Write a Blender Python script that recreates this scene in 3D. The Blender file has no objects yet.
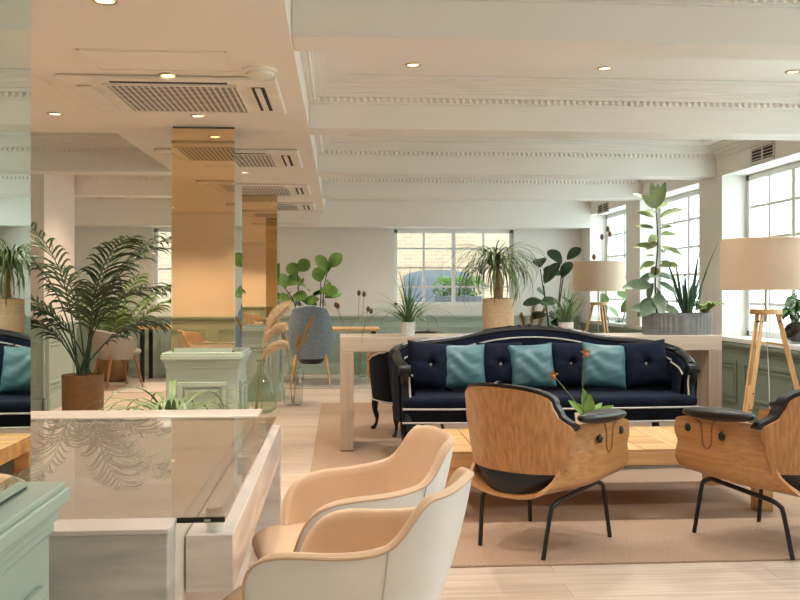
import bpy, bmesh, math, random
from mathutils import Vector, Matrix
random.seed(7)
PI = math.pi
sc = bpy.context.scene
COL = sc.collection

# ------------------------------------------------------------------ camera, world, exposure
F, HX, HY, CAMZ = 880.0, 340.0, 290.0, 1.25
YAW = math.atan(60.0 / F)
cam_d = bpy.data.cameras.new('camera')
cam = bpy.data.objects.new('camera', cam_d)
COL.objects.link(cam)
cam.location = (0, 0, CAMZ)
cam.rotation_euler = (PI / 2, 0, -YAW)
cam_d.sensor_width = 36
cam_d.lens = F / 800 * 36
cam_d.shift_y = -10 / 800
cam_d.clip_start = 0.05
sc.camera = cam

wd = bpy.data.worlds.new('overcast_sky')
sc.world = wd
wd.use_nodes = True
bg = wd.node_tree.nodes['Background']
bg.inputs[0].default_value = (0.90, 0.985, 0.985, 1)
bg.inputs[1].default_value = 3.9
sc.view_settings.view_transform = 'Standard'
sc.view_settings.look = 'None'
sc.view_settings.gamma = 1.0
sc.view_settings.use_curve_mapping = False
sc.view_settings.exposure = 0.66
sc.cycles.max_bounces = 12
sc.cycles.diffuse_bounces = 6
sc.cycles.glossy_bounces = 6
sc.cycles.transparent_max_bounces = 16
sc.cycles.caustics_reflective = False
sc.cycles.caustics_refractive = False
sc.cycles.sample_clamp_indirect = 8.0
SPOT_W = 62.0          # power of one downlight
WARM = (1.0, 0.78, 0.57)
NEUTRAL = (1.0, 0.94, 0.86)

def ray(px, py):
    a, c = (px - 400) / F, (HY - py) / F
    return a * math.cos(YAW) + math.sin(YAW), -a * math.sin(YAW) + math.cos(YAW), c
def at_y(px, py, Y):
    x, y, z = ray(px, py); k = Y / y
    return x * k, CAMZ + z * k
def at_x(px, py, X):
    x, y, z = ray(px, py); k = X / x
    return y * k, CAMZ + z * k
def at_z(px, py, Z=0.0):
    x, y, z = ray(px, py); k = (Z - CAMZ) / z
    return x * k, y * k
def xat(px, Y): return at_y(px, 290, Y)[0]
def zat(px, py, Y): return at_y(px, py, Y)[1]

# ------------------------------------------------------------------ materials
def newmat(name):
    m = bpy.data.materials.new(name); m.use_nodes = True
    nt = m.node_tree
    return m, nt, nt.nodes, nt.links, nt.nodes['Principled BSDF']
def c4(c): return (c[0], c[1], c[2], 1)
def coords(nt, scale=(1, 1, 1)):
    tc = nt.nodes.new('ShaderNodeTexCoord'); mp = nt.nodes.new('ShaderNodeMapping')
    mp.inputs['Scale'].default_value = scale
    nt.links.new(tc.outputs['Object'], mp.inputs['Vector'])
    return mp.outputs['Vector']
def bump(nt, p, src, strength, dist=0.01):
    b = nt.nodes.new('ShaderNodeBump'); b.inputs['Strength'].default_value = strength
    b.inputs['Distance'].default_value = dist
    nt.links.new(src, b.inputs['Height']); nt.links.new(b.outputs['Normal'], p.inputs['Normal'])
def M(name, col, rough=0.5, metal=0.0, var=0.06, vscale=6, bscale=0, bstr=0.2, sheen=0, coat=0, stretch=(1, 1, 1), spec=0.5):
    m, nt, N, L, p = newmat(name)
    v = coords(nt, stretch)
    n = N.new('ShaderNodeTexNoise'); n.inputs['Scale'].default_value = vscale; n.inputs['Detail'].default_value = 4
    L.new(v, n.inputs['Vector'])
    r = N.new('ShaderNodeValToRGB')
    r.color_ramp.elements[0].position = 0.3; r.color_ramp.elements[1].position = 0.7
    r.color_ramp.elements[0].color = c4([max(0, x * (1 - var)) for x in col])
    r.color_ramp.elements[1].color = c4([min(1, x * (1 + var)) for x in col])
    L.new(n.outputs['Fac'], r.inputs['Fac']); L.new(r.outputs['Color'], p.inputs['Base Color'])
    p.inputs['Roughness'].default_value = rough; p.inputs['Metallic'].default_value = metal
    p.inputs['Specular IOR Level'].default_value = spec
    if sheen:
        p.inputs['Sheen Weight'].default_value = sheen; p.inputs['Sheen Roughness'].default_value = 0.4
        p.inputs['Sheen Tint'].default_value = c4([min(1, x * 1.5 + .15) for x in col])
    if coat:
        p.inputs['Coat Weight'].default_value = coat; p.inputs['Coat Roughness'].default_value = 0.08
    if bscale:
        n2 = N.new('ShaderNodeTexNoise'); n2.inputs['Scale'].default_value = bscale
        L.new(v, n2.inputs['Vector']); bump(nt, p, n2.outputs['Fac'], bstr, 0.004)
    return m
def wood(name, dark, light, axis='Z', fine=26, rough=0.45, coat=0):
    m, nt, N, L, p = newmat(name)
    s = {'X': (.025, 1, 1), 'Y': (1, .025, 1), 'Z': (1, 1, .025)}[axis]
    v = coords(nt, s)
    n = N.new('ShaderNodeTexNoise'); n.inputs['Scale'].default_value = fine; n.inputs['Detail'].default_value = 8
    n.inputs['Distortion'].default_value = 0.1
    L.new(v, n.inputs['Vector'])
    n3 = N.new('ShaderNodeTexNoise'); n3.inputs['Scale'].default_value = fine * 5; n3.inputs['Detail'].default_value = 3
    L.new(v, n3.inputs['Vector'])
    mx = N.new('ShaderNodeMath'); mx.operation = 'MULTIPLY_ADD'
    L.new(n3.outputs['Fac'], mx.inputs[0]); mx.inputs[1].default_value = 0.28; L.new(n.outputs['Fac'], mx.inputs[2])
    r = N.new('ShaderNodeValToRGB')
    r.color_ramp.elements[0].position = 0.48; r.color_ramp.elements[1].position = 0.82
    r.color_ramp.elements[0].color = c4(dark); r.color_ramp.elements[1].color = c4(light)
    L.new(mx.outputs[0], r.inputs['Fac']); L.new(r.outputs['Color'], p.inputs['Base Color'])
    p.inputs['Roughness'].default_value = rough
    if coat: p.inputs['Coat Weight'].default_value = coat; p.inputs['Coat Roughness'].default_value = 0.15
    return m
def planks():
    m, nt, N, L, p = newmat('pale_oak_planks')
    v = coords(nt)
    b = N.new('ShaderNodeTexBrick')
    b.inputs['Scale'].default_value = 1; b.inputs['Brick Width'].default_value = 1.9; b.inputs['Row Height'].default_value = 0.16
    b.inputs['Mortar Size'].default_value = 0.0015; b.inputs['Mortar Smooth'].default_value = 0.3; b.inputs['Bias'].default_value = 0
    b.inputs['Color1'].default_value = c4((.53, .43, .35)); b.inputs['Color2'].default_value = c4((.65, .555, .475))
    b.inputs['Mortar'].default_value = c4((.30, .21, .15))
    L.new(v, b.inputs['Vector'])
    v2 = coords(nt, (.5, 9, 1))
    n = N.new('ShaderNodeTexNoise'); n.inputs['Scale'].default_value = 4; n.inputs['Detail'].default_value = 8
    L.new(v2, n.inputs['Vector'])
    r = N.new('ShaderNodeValToRGB'); r.color_ramp.elements[0].color = c4((.80, .78, .77)); r.color_ramp.elements[1].color = c4((1.15, 1.12, 1.1))
    r.color_ramp.elements[0].position = .3; r.color_ramp.elements[1].position = .7
    L.new(n.outputs['Fac'], r.inputs['Fac'])
    x = N.new('ShaderNodeMixRGB'); x.blend_type = 'MULTIPLY'; x.inputs['Fac'].default_value = 1
    L.new(b.outputs['Color'], x.inputs['Color1']); L.new(r.outputs['Color'], x.inputs['Color2'])
    L.new(x.outputs['Color'], p.inputs['Base Color'])
    p.inputs['Roughness'].default_value = 0.38
    bump(nt, p, b.outputs['Fac'], -0.15, 0.003)
    return m
def weave(name, c1, c2, scale, rough=0.8, depth=0.006):
    m, nt, N, L, p = newmat(name)
    tc = N.new('ShaderNodeTexCoord')
    sx = N.new('ShaderNodeSeparateXYZ'); L.new(tc.outputs['Object'], sx.inputs[0])
    at = N.new('ShaderNodeMath'); at.operation = 'ARCTAN2'; L.new(sx.outputs[0], at.inputs[0]); L.new(sx.outputs[1], at.inputs[1])
    mu = N.new('ShaderNodeMath'); mu.operation = 'MULTIPLY'; mu.inputs[1].default_value = 0.17; L.new(at.outputs[0], mu.inputs[0])
    cb = N.new('ShaderNodeCombineXYZ'); L.new(mu.outputs[0], cb.inputs[0]); L.new(sx.outputs[2], cb.inputs[1])
    b = N.new('ShaderNodeTexBrick'); b.inputs['Scale'].default_value = scale
    b.inputs['Brick Width'].default_value = .6; b.inputs['Row Height'].default_value = .28
    b.inputs['Mortar Size'].default_value = .03; b.inputs['Mortar Smooth'].default_value = 1
    b.inputs['Color1'].default_value = c4(c2); b.inputs['Color2'].default_value = c4([x * .85 for x in c2]); b.inputs['Mortar'].default_value = c4(c1)
    L.new(cb.outputs[0], b.inputs['Vector']); L.new(b.outputs['Color'], p.inputs['Base Color'])
    p.inputs['Roughness'].default_value = rough
    bump(nt, p, b.outputs['Fac'], -0.6, depth)
    return m
def glass(name, tint, ior=1.5, rough=0.0):
    m, nt, N, L, p = newmat(name)
    N.remove(p)
    out = N['Material Output']
    t = N.new('ShaderNodeBsdfTransparent'); t.inputs[0].default_value = c4(tint)
    g = N.new('ShaderNodeBsdfGlossy'); g.inputs['Roughness'].default_value = rough
    f = N.new('ShaderNodeFresnel'); f.inputs['IOR'].default_value = ior
    ge = N.new('ShaderNodeNewGeometry'); mi = N.new('ShaderNodeMapRange')
    mi.inputs['To Min'].default_value = ior; mi.inputs['To Max'].default_value = 1 / ior
    L.new(ge.outputs['Backfacing'], mi.inputs['Value']); L.new(mi.outputs['Result'], f.inputs['IOR'])
    x = N.new('ShaderNodeMixShader')
    L.new(f.outputs[0], x.inputs[0]); L.new(t.outputs[0], x.inputs[1]); L.new(g.outputs[0], x.inputs[2])
    L.new(x.outputs[0], out.inputs[0])
    return m
def emit(name, col, s):
    m, nt, N, L, p = newmat(name)
    p.inputs['Base Color'].default_value = c4(col)
    p.inputs['Emission Color'].default_value = c4(col); p.inputs['Emission Strength'].default_value = s
    return m
def marble(name, base, vein, rough=0.2):
    m, nt, N, L, p = newmat(name)
    v = coords(nt, (.7, .7, 6))
    n = N.new('ShaderNodeTexNoise'); n.inputs['Scale'].default_value = 2.6; n.inputs['Detail'].default_value = 9; n.inputs['Distortion'].default_value = .5
    L.new(v, n.inputs['Vector'])
    r = N.new('ShaderNodeValToRGB'); r.color_ramp.elements[0].color = c4(vein); r.color_ramp.elements[1].color = c4(base)
    r.color_ramp.elements[0].position = .32; r.color_ramp.elements[1].position = .6
    L.new(n.outputs['Fac'], r.inputs['Fac']); L.new(r.outputs['Color'], p.inputs['Base Color'])
    p.inputs['Roughness'].default_value = rough
    return m
def holes(name):
    m, nt, N, L, p = newmat(name)
    v = coords(nt, (30, 30, 0))
    b = N.new('ShaderNodeTexVoronoi'); b.inputs['Scale'].default_value = 1.0; b.inputs['Randomness'].default_value = 0.0
    L.new(v, b.inputs['Vector'])
    r = N.new('ShaderNodeValToRGB'); r.color_ramp.interpolation = 'CONSTANT'
    r.color_ramp.elements[0].color = c4((.03, .03, .03)); r.color_ramp.elements[1].color = c4((.72, .68, .62)); r.color_ramp.elements[1].position = .40
    L.new(b.outputs['Distance'], r.inputs['Fac']); L.new(r.outputs['Color'], p.inputs['Base Color'])
    return m
def linen(name, col):
    m, nt, N, L, p = newmat(name)
    v = coords(nt, (1, 1, 1))
    w = N.new('ShaderNodeTexNoise'); w.inputs['Scale'].default_value = 160
    L.new(v, w.inputs['Vector'])
    r = N.new('ShaderNodeValToRGB'); r.color_ramp.elements[0].color = c4([x * .85 for x in col]); r.color_ramp.elements[1].color = c4(col)
    L.new(w.outputs['Fac'], r.inputs['Fac']); L.new(r.outputs['Color'], p.inputs['Base Color'])
    p.inputs['Roughness'].default_value = .9
    t = N.new('ShaderNodeBsdfTranslucent'); L.new(r.outputs['Color'], t.inputs[0])
    x = N.new('ShaderNodeMixShader'); x.inputs[0].default_value = .45
    L.new(p.outputs[0], x.inputs[1]); L.new(t.outputs[0], x.inputs[2]); L.new(x.outputs[0], N['Material Output'].inputs[0])
    return m
def leafmat(name, c1, c2, rough=.45):
    m = M(name, c1, rough, var=.0)
    nt = m.node_tree
    r = [n for n in nt.nodes if n.type == 'VALTORGB'][0]
    r.color_ramp.elements[0].color = c4(c1); r.color_ramp.elements[1].color = c4(c2)
    return m
def bricks():
    m, nt, N, L, p = newmat('pale_brickwork')
    tc = N.new('ShaderNodeTexCoord'); sx = N.new('ShaderNodeSeparateXYZ'); cb = N.new('ShaderNodeCombineXYZ')
    L.new(tc.outputs['Object'], sx.inputs[0]); L.new(sx.outputs[0], cb.inputs[0]); L.new(sx.outputs[2], cb.inputs[1])
    b = N.new('ShaderNodeTexBrick'); b.inputs['Scale'].default_value = 1; b.inputs['Brick Width'].default_value = .22; b.inputs['Row Height'].default_value = .075
    b.inputs['Mortar Size'].default_value = .008
    b.inputs['Color1'].default_value = c4((.30, .20, .13)); b.inputs['Color2'].default_value = c4((.38, .26, .17)); b.inputs['Mortar'].default_value = c4((.36, .32, .27))
    L.new(cb.outputs[0], b.inputs['Vector']); L.new(b.outputs['Color'], p.inputs['Base Color'])
    p.inputs['Roughness'].default_value = .9
    return m

paint = M('white_paint', (.80, .775, .735), .6, var=.015, vscale=2)
paint_l = M('warm_bounce_cream', (.80, .735, .665), .65, var=.015, vscale=2)  # cream paint, tinted pinker to carry warm light bounced off the floor
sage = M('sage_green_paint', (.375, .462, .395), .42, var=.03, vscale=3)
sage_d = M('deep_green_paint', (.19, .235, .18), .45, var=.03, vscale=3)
floor_m = planks()
rug_m = M('beige_wool', (.40, .275, .195), .95, var=.16, vscale=90, bscale=320, bstr=.5, sheen=.1)
rug2_m = M('pale_wool', (.50, .45, .40), .95, var=.12, vscale=60, bscale=200, bstr=.4)
bronze = M('bronze_mirror', (.78, .61, .40), .015, 1, var=0)
clear_mirror = M('clear_mirror', (.80, .87, .80), .01, 1, var=0)
mirror_edge = M('mirror_edge', (.10, .13, .11), .3, .5)
marble_w = marble('pale_marble', (.74, .69, .66), (.56, .50, .48), .18)
marble_t = marble('warm_white_marble', (.84, .75, .69), (.78, .69, .63), .25)
marble_g = marble('grey_veined_marble', (.60, .58, .55), (.40, .39, .38), .3)
glass_top = glass('counter_glass', (.98, .98, .96), 2.3)
pane_m = glass('window_glass', (.93, .97, .96), 1.45)
vase_m = glass('green_bottle_glass', (.80, .88, .80), 1.5)
vase_c = glass('clear_bottle_glass', (.86, .89, .87), 1.6)
oak = wood('warm_oak_veneer', (.34, .15, .05), (.50, .245, .09), 'Z', 60, .35, .25)
oak_side = wood('oak_veneer_lengthwise', (.40, .19, .07), (.55, .285, .115), 'Y', 60, .35, .25)
oak_table = wood('golden_oak_boards', (.50, .26, .10), (.74, .46, .22), 'X', 16, .4)
console_m = wood('limed_oak', (.50, .41, .325), (.63, .53, .435), 'X', 14, .5)
tripod_m = wood('honey_beech', (.55, .33, .14), (.72, .47, .23), 'Z', 30, .45)
walnut = wood('reddish_walnut', (.22, .09, .04), (.36, .17, .08), 'Z', 30, .4)
blk_leather = M('black_leather', (.008, .008, .009), .36, var=.2, bscale=220, bstr=.15)
blk_metal = M('black_steel', (.006, .006, .007), .4, .0)
blk_wood = M('black_lacquer', (.008, .008, .009), .38, spec=.35)
navy = M('navy_velvet', (.0045, .008, .020), .85, var=.45, vscale=9, sheen=.06, spec=.15)
navy_d = M('midnight_velvet', (.003, .004, .009), .9, var=.3, vscale=9, sheen=.05, spec=.2)
teal = M('teal_satin', (.058, .15, .172), .42, var=.18, vscale=7, sheen=.2)
white_cord = M('white_cord', (.48, .46, .44), .6)
tan_lea = M('tan_leather', (.65, .465, .315), .42, var=.05, vscale=5, bscale=160, bstr=.08)
white_lea = M('off_white_leather', (.86, .85, .83), .4, var=.03, vscale=5, bscale=200, bstr=.08)
steel = M('brushed_steel', (.62, .61, .58), .3, 1)
zinc = M('galvanised_zinc', (.20, .205, .205), .5, .45, var=.25, vscale=9)
blue_fab = M('blue_grey_tweed', (.20, .26, .31), .9, var=.25, vscale=70, sheen=.2, stretch=(1, 1, .3))
grey_fab = M('grey_felt', (.30, .28, .25), .9, var=.12, vscale=60, sheen=.1)
basket_m = weave('natural_seagrass', (.36, .23, .12), (.72, .52, .33), 26)
basket_w = weave('whitened_seagrass', (.40, .29, .19), (.78, .66, .52), 22)
brown_weave = weave('brown_rattan', (.07, .035, .014), (.24, .13, .055), 20)
white_ceramic = M('white_ceramic', (.78, .77, .75), .3, coat=.3)
soil = M('dark_soil', (.05, .032, .02), .95, var=.4, vscale=60)
moss = M('orange_bark_chips', (.42, .21, .08), .95, var=.4, vscale=70, bscale=90, bstr=1)
palm_m = leafmat('dark_palm_leaf', (.012, .030, .012), (.035, .075, .022))
palm_l = leafmat('fresh_palm_leaf', (.05, .12, .03), (.16, .24, .06))
grass_m = leafmat('strap_leaf', (.055, .13, .04), (.13, .24, .08))
rubber_m = leafmat('variegated_rubber_leaf', (.10, .19, .07), (.36, .40, .17), .35)
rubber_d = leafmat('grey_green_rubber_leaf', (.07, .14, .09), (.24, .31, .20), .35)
fiddle_m = leafmat('fiddle_leaf', (.05, .12, .02), (.17, .29, .06), .35)
dark_leaf = leafmat('deep_green_leaf', (.012, .035, .015), (.035, .08, .035), .4)
snake_m = leafmat('snake_plant_leaf', (.015, .06, .035), (.06, .14, .075), .4)
fern_m = leafmat('lime_fern', (.14, .27, .05), (.30, .42, .10))
bush_m = leafmat('clipped_bush_leaf', (.10, .20, .06), (.26, .36, .14))
stem_m = M('dark_stem', (.03, .022, .015), .7)
trunk_m = M('palm_trunk', (.33, .22, .12), .85, var=.3, vscale=20, bscale=40, bstr=.6)
stem_g = M('green_stem', (.10, .15, .04), .6)
pampas_m = M('pampas_plume', (.80, .66, .46), .95, var=.2, vscale=40)
pampas_d = M('golden_plume', (.50, .33, .14), .95, var=.25, vscale=40)
teasel_m = M('teasel_head', (.15, .065, .03), .95, var=.3, vscale=90, bscale=120, bstr=1)
straw = M('dry_stem', (.36, .26, .14), .9)
orange_m = M('orange_petal', (.42, .20, .06), .6, var=.3)
linen_m = linen('beige_linen', (.84, .70, .56))
plastic = M('ivory_plastic', (.74, .68, .60), .45)
dark_slot = M('dark_slot', (.02, .02, .02), .8)
grille_m = holes('perforated_grille')
lamp_e = emit('warm_lamp_lens', (1.0, .83, .50), 2.2)
brass = M('brushed_brass', (.55, .42, .22), .3, 1)
white_frame = M('white_window_paint', (.80, .81, .80), .4)
iron = M('grey_steel_bar', (.35, .36, .36), .5)
brick_m = bricks()
gate_m = M('slate_grey_gate_paint', (.09, .105, .125), .6)
pave = M('grey_paving', (.45, .43, .41), .9, var=.1, vscale=3)
sheer = M('pale_roller_cloth', (.78, .78, .76), .9)

# ------------------------------------------------------------------ mesh builder
class MB:
    def __init__(s): s.v = []; s.f = []
    def add(s, vs, fs):
        o = len(s.v); s.v += [tuple(p) for p in vs]; s.f += [tuple(i + o for i in f) for f in fs]; return s
    def box(s, x0, y0, z0, x1, y1, z1):
        v = [(x0, y0, z0), (x1, y0, z0), (x1, y1, z0), (x0, y1, z0), (x0, y0, z1), (x1, y0, z1), (x1, y1, z1), (x0, y1, z1)]
        return s.add(v, [(3, 2, 1, 0), (4, 5, 6, 7), (0, 1, 5, 4), (1, 2, 6, 5), (2, 3, 7, 6), (3, 0, 4, 7)])
    def bar(s, a, b, w, d, up=(0, 0, 1)):
        a, b = Vector(a), Vector(b); t = (b - a).normalized(); u = Vector(up)
        if abs(t.dot(u)) > .98: u = Vector((0, 1, 0))
        x = t.cross(u).normalized(); y = x.cross(t)
        v = [p + x * (i * w / 2) + y * (j * d / 2) for p in (a, b) for i, j in ((-1, -1), (1, -1), (1, 1), (-1, 1))]
        return s.add(v, [(3, 2, 1, 0), (4, 5, 6, 7), (0, 1, 5, 4), (1, 2, 6, 5), (2, 3, 7, 6), (3, 0, 4, 7)])
    def tube(s, pts, r, n=8, closed=False):
        P = [Vector(p) for p in pts]; m = len(P)
        R = r if isinstance(r, (list, tuple)) else [r] * m
        T = []
        for i in range(m):
            if closed: t = P[(i + 1) % m] - P[i - 1]
            else: t = P[min(i + 1, m - 1)] - P[max(i - 1, 0)]
            T.append(t.normalized() if t.length > 1e-9 else Vector((0, 0, 1)))
        u = T[0].orthogonal().normalized(); vs = []
        for i in range(m):
            u = (u - T[i] * u.dot(T[i]))
            u = u.normalized() if u.length > 1e-6 else T[i].orthogonal().normalized()
            w = T[i].cross(u)
            for k in range(n):
                a = 2 * PI * k / n
                vs.append(P[i] + (u * math.cos(a) + w * math.sin(a)) * R[i])
        fs = []
        for i in range(m if closed else m - 1):
            j = (i + 1) % m
            for k in range(n): fs.append((i * n + k, i * n + (k + 1) % n, j * n + (k + 1) % n, j * n + k))
        if not closed: fs += [tuple(range(n - 1, -1, -1)), tuple((m - 1) * n + k for k in range(n))]
        return s.add(vs, fs)
    def lathe(s, prof, n=32, c=(0, 0, 0)):
        vs = []; fs = []
        for (r, z) in prof:
            for k in range(n):
                a = 2 * PI * k / n; vs.append((c[0] + r * math.cos(a), c[1] + r * math.sin(a), c[2] + z))
        m = len(prof)
        for i in range(m - 1):
            for k in range(n): fs.append((i * n + k, i * n + (k + 1) % n, (i + 1) * n + (k + 1) % n, (i + 1) * n + k))
        if prof[0][0] > 1e-4: fs.append(tuple(range(n - 1, -1, -1)))
        if prof[-1][0] > 1e-4: fs.append(tuple((m - 1) * n + k for k in range(n)))
        return s.add(vs, fs)
    def prism(s, poly, h0, h1, ax='Z'):
        mp = {'Z': lambda p, h: (p[0], p[1], h), 'Y': lambda p, h: (p[0], h, p[1]), 'X': lambda p, h: (h, p[0], p[1])}[ax]
        n = len(poly)
        v = [mp(p, h0) for p in poly] + [mp(p, h1) for p in poly]
        return s.add(v, [tuple(range(n - 1, -1, -1)), tuple(range(n, 2 * n))] + [(i, (i + 1) % n, n + (i + 1) % n, n + i) for i in range(n)])
    def grid(s, f, nu, nv, cu=False, cv=False):
        vs = [f(i / (nu if cu else nu - 1), j / (nv if cv else nv - 1)) for i in range(nu) for j in range(nv)]
        fs = []
        for i in range(nu if cu else nu - 1):
            for j in range(nv if cv else nv - 1):
                a, b = (i + 1) % nu, (j + 1) % nv
                fs.append((i * nv + j, a * nv + j, a * nv + b, i * nv + b))
        return s.add(vs, fs)
    def ball(s, c, rx, ry=None, rz=None, n=12, m=8):
        ry = ry or rx; rz = rz or rx; vs = []; fs = []
        for i in range(m + 1):
            t = PI * i / m
            for k in range(n):
                a = 2 * PI * k / n
                vs.append((c[0] + rx * math.sin(t) * math.cos(a), c[1] + ry * math.sin(t) * math.sin(a), c[2] + rz * math.cos(t)))
        for i in range(m):
            for k in range(n): fs.append((i * n + k, (i + 1) * n + k, (i + 1) * n + (k + 1) % n, i * n + (k + 1) % n))
        return s.add(vs, fs)
    def strip(s, pts, widths, side, fold=0.0):
        """a leaf: spine points, half widths, a side vector; folded like a V"""
        P = [Vector(p) for p in pts]; m = len(P); vs = []; fs = []
        for i in range(m):
            t = (P[min(i + 1, m - 1)] - P[max(i - 1, 0)]).normalized()
            sd = Vector(side); sd = sd - t * sd.dot(t)
            sd = sd.normalized() if sd.length > 1e-6 else t.orthogonal().normalized()
            up = sd.cross(t)
            w = widths[i]
            vs += [P[i] - sd * w + up * (fold * w), P[i], P[i] + sd * w + up * (fold * w)]
        for i in range(m - 1):
            a, b = i * 3, i * 3 + 3
            fs += [(a, a + 1, b + 1, b), (a + 1, a + 2, b + 2, b + 1)]
        return s.add(vs, fs)
    def moved(s, M4):
        s.v = [tuple(M4 @ Vector(p)) for p in s.v]; return s
    def build(s, name, mat, parent=None, bevel=0, sharp=35, subsurf=0, normals=True, seg=2):
        me = bpy.data.meshes.new(name); me.from_pydata(s.v, [], s.f); me.update()
        bm = bmesh.new(); bm.from_mesh(me)
        bmesh.ops.remove_doubles(bm, verts=bm.verts, dist=1e-6)
        if normals: bmesh.ops.recalc_face_normals(bm, faces=bm.faces)
        bm.to_mesh(me); bm.free()
        me.materials.append(mat)
        me.shade_smooth()
        me.set_sharp_from_angle(angle=math.radians(sharp))
        o = bpy.data.objects.new(name, me); COL.objects.link(o)
        if parent: o.parent = parent
        if bevel:
            b = o.modifiers.new('bevel', 'BEVEL'); b.width = bevel; b.segments = seg; b.limit_method = 'ANGLE'; b.angle_limit = math.radians(40)
        if subsurf:
            b = o.modifiers.new('subd', 'SUBSURF'); b.levels = subsurf; b.render_levels = subsurf
        return o
def tag(o, label, cat, group=None, kind=None):
    if label: o['label'] = label
    if cat: o['category'] = cat
    if group: o['group'] = group
    if kind: o['kind'] = kind
    return o
def thing(name, label, cat, loc=(0, 0, 0), rz=0, group=None):
    o = bpy.data.objects.new(name, None); COL.objects.link(o); o.empty_display_size = .1
    o.location = loc; o.rotation_euler = (0, 0, rz)
    return tag(o, label, cat, group)
def structure(mb, name, mat, label=None, parent=None, **k):
    o = mb.build(name, mat, parent, **k)
    if not parent: o['kind'] = 'structure'
    if label: o['label'] = label
    return o
def kids(o): return [c for c in COL.objects if c.parent == o]
def dup(root, loc, rz, label=None, group=None, parent=None):
    r = root.copy(); COL.objects.link(r)
    if parent is None:
        r.location = loc; r.rotation_euler = (0, 0, rz)
        if label: r['label'] = label
        if group: r['group'] = group
    else: r.parent = parent
    for ch in kids(root): dup(ch, None, None, parent=r)
    return r
def lerp(a, b, t): return a + (b - a) * t
def interp(tab, t):
    for (a, va), (b, vb) in zip(tab, tab[1:]):
        if t <= b:
            k = 0 if b == a else (t - a) / (b - a); k = max(0, min(1, k)); k = k * k * (3 - 2 * k)
            return lerp(va, vb, k)
    return tab[-1][1]
def soft(tab, w=.11):
    def lin(t):
        for (a, va), (b, vb) in zip(tab, tab[1:]):
            if t <= b: return va if b == a else lerp(va, vb, max(0, min(1, (t - a) / (b - a))))
        return tab[-1][1]
    return lambda t: sum(lin(abs(t + w * (k - 5) / 5)) for k in range(11)) / 11
def spline(pts, n):
    P = [Vector(p) for p in pts]; out = []
    m = len(P) - 1
    for i in range(n):
        t = i / (n - 1) * m; k = min(int(t), m - 1); u = t - k
        p0, p1, p2, p3 = P[max(k - 1, 0)], P[k], P[k + 1], P[min(k + 2, m)]
        out.append(.5 * ((2 * p1) + (p2 - p0) * u + (2 * p0 - 5 * p1 + 4 * p2 - p3) * u * u + (3 * p1 - p0 - 3 * p2 + p3) * u ** 3))
    return out

# ------------------------------------------------------------------ room shell
XR, XL, YB, YF = 3.65, -4.2, -0.75, 13.1
ZS, ZC = 2.35, 2.66            # soffit / beam underside and coffer ceiling
SX0, SX1 = -1.56, -0.21        # soffit strip over the columns
ZR = 0.80                      # dado / sill height
structure(MB().box(XL, YB, -.1, XR + .35, YF + .35, 0), 'floor', floor_m)
structure(MB().box(XL, YB, ZC, XR + .4, YF + .3, ZC + .15), 'ceiling', paint)
so = MB().box(SX0, YB, ZS, SX1, 12.6, ZC - .001)
so.box(XL, YB, ZS, SX0, 6.3, ZC - .001)
structure(so, 'ceiling_soffit', paint_l, 'flat dropped ceiling over the columns', bevel=.004)
BEAMS = [1.63, 3.83, 6.02, 8.33, 10.42]
for i, y in enumerate(BEAMS):
    structure(MB().box(SX1 + .001, y, ZS, XR, y + .25, ZC - .001), 'ceiling_beam', paint, 'white beam across the ceiling', bevel=.004)
    if y > 8: structure(MB().box(XL, y, ZS, SX0 - .001, y + .25, ZC - .001), 'ceiling_beam', paint, 'white beam across the left side', bevel=.004)
structure(MB().box(XL, 12.6, 2.16, XR, 12.95, ZC - .001), 'ceiling_beam', paint, 'deep white beam before the far wall', bevel=.004)
structure(MB().box(-1.2, 12.35, 2.19, -.28, 12.6, ZS - .0), 'trim_1', paint, 'short white boxing under the soffit end', bevel=.004)

def eggs_x(mb, x0, x1, y, z, sy):
    n = int((x1 - x0) / .045)
    for i in range(n):
        x = x0 + (i + .5) * (x1 - x0) / n
        mb.ball((x, y, z), .017, .012, .024, 6, 4)
def eggs_y(mb, y0, y1, x, z):
    n = int((y1 - y0) / .045)
    for i in range(n):
        mb.ball((x, y0 + (i + .5) * (y1 - y0) / n, z), .012, .017, .024, 6, 4)
def bay(x0, x1, y0, y1):
    """stepped crown moulding round one ceiling bay, with a row of eggs"""
    mb = MB()
    z = ZC - .0015
    for d, t in ((.26, .014), (.235, .026), (.12, .045), (.10, .06), (.085, .075), (.055, .10), (.03, .125), (.018, .14)):
        mb.box(x0, y0, z - t, x1, y0 + d, z); mb.box(x0, y1 - d, z - t, x1, y1, z)
        mb.box(x0, y0 + d, z - t, x0 + d, y1 - d, z); mb.box(x1 - d, y0 + d, z - t, x1, y1 - d, z)
    eggs_x(mb, x0 + .03, x1 - .03, y1 - .036, z - .112, 1); eggs_x(mb, x0 + .03, x1 - .03, y0 + .036, z - .112, -1)
    eggs_y(mb, y0 + .03, y1 - .03, x0 + .036, z - .112)
    return mb
edges = [YB] + [v for y in BEAMS for v in (y, y + .25)] + [12.6]
for i in range(0, len(edges), 2):
    structure(bay(SX1 + .002, XR - .002, edges[i] + .002, edges[i + 1] - .002), 'trim_%d' % (i // 2 + 2), paint, 'egg and dart crown moulding round a ceiling bay', sharp=50)
for i, (a, b) in enumerate(((6.302, 8.328), (8.582, 10.418), (10.672, 12.598))):
    structure(bay(XL + .002, SX0 - .002, a, b), 'trim_%d' % (i + 9), paint, 'egg and dart crown moulding round a left bay', sharp=50)

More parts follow.
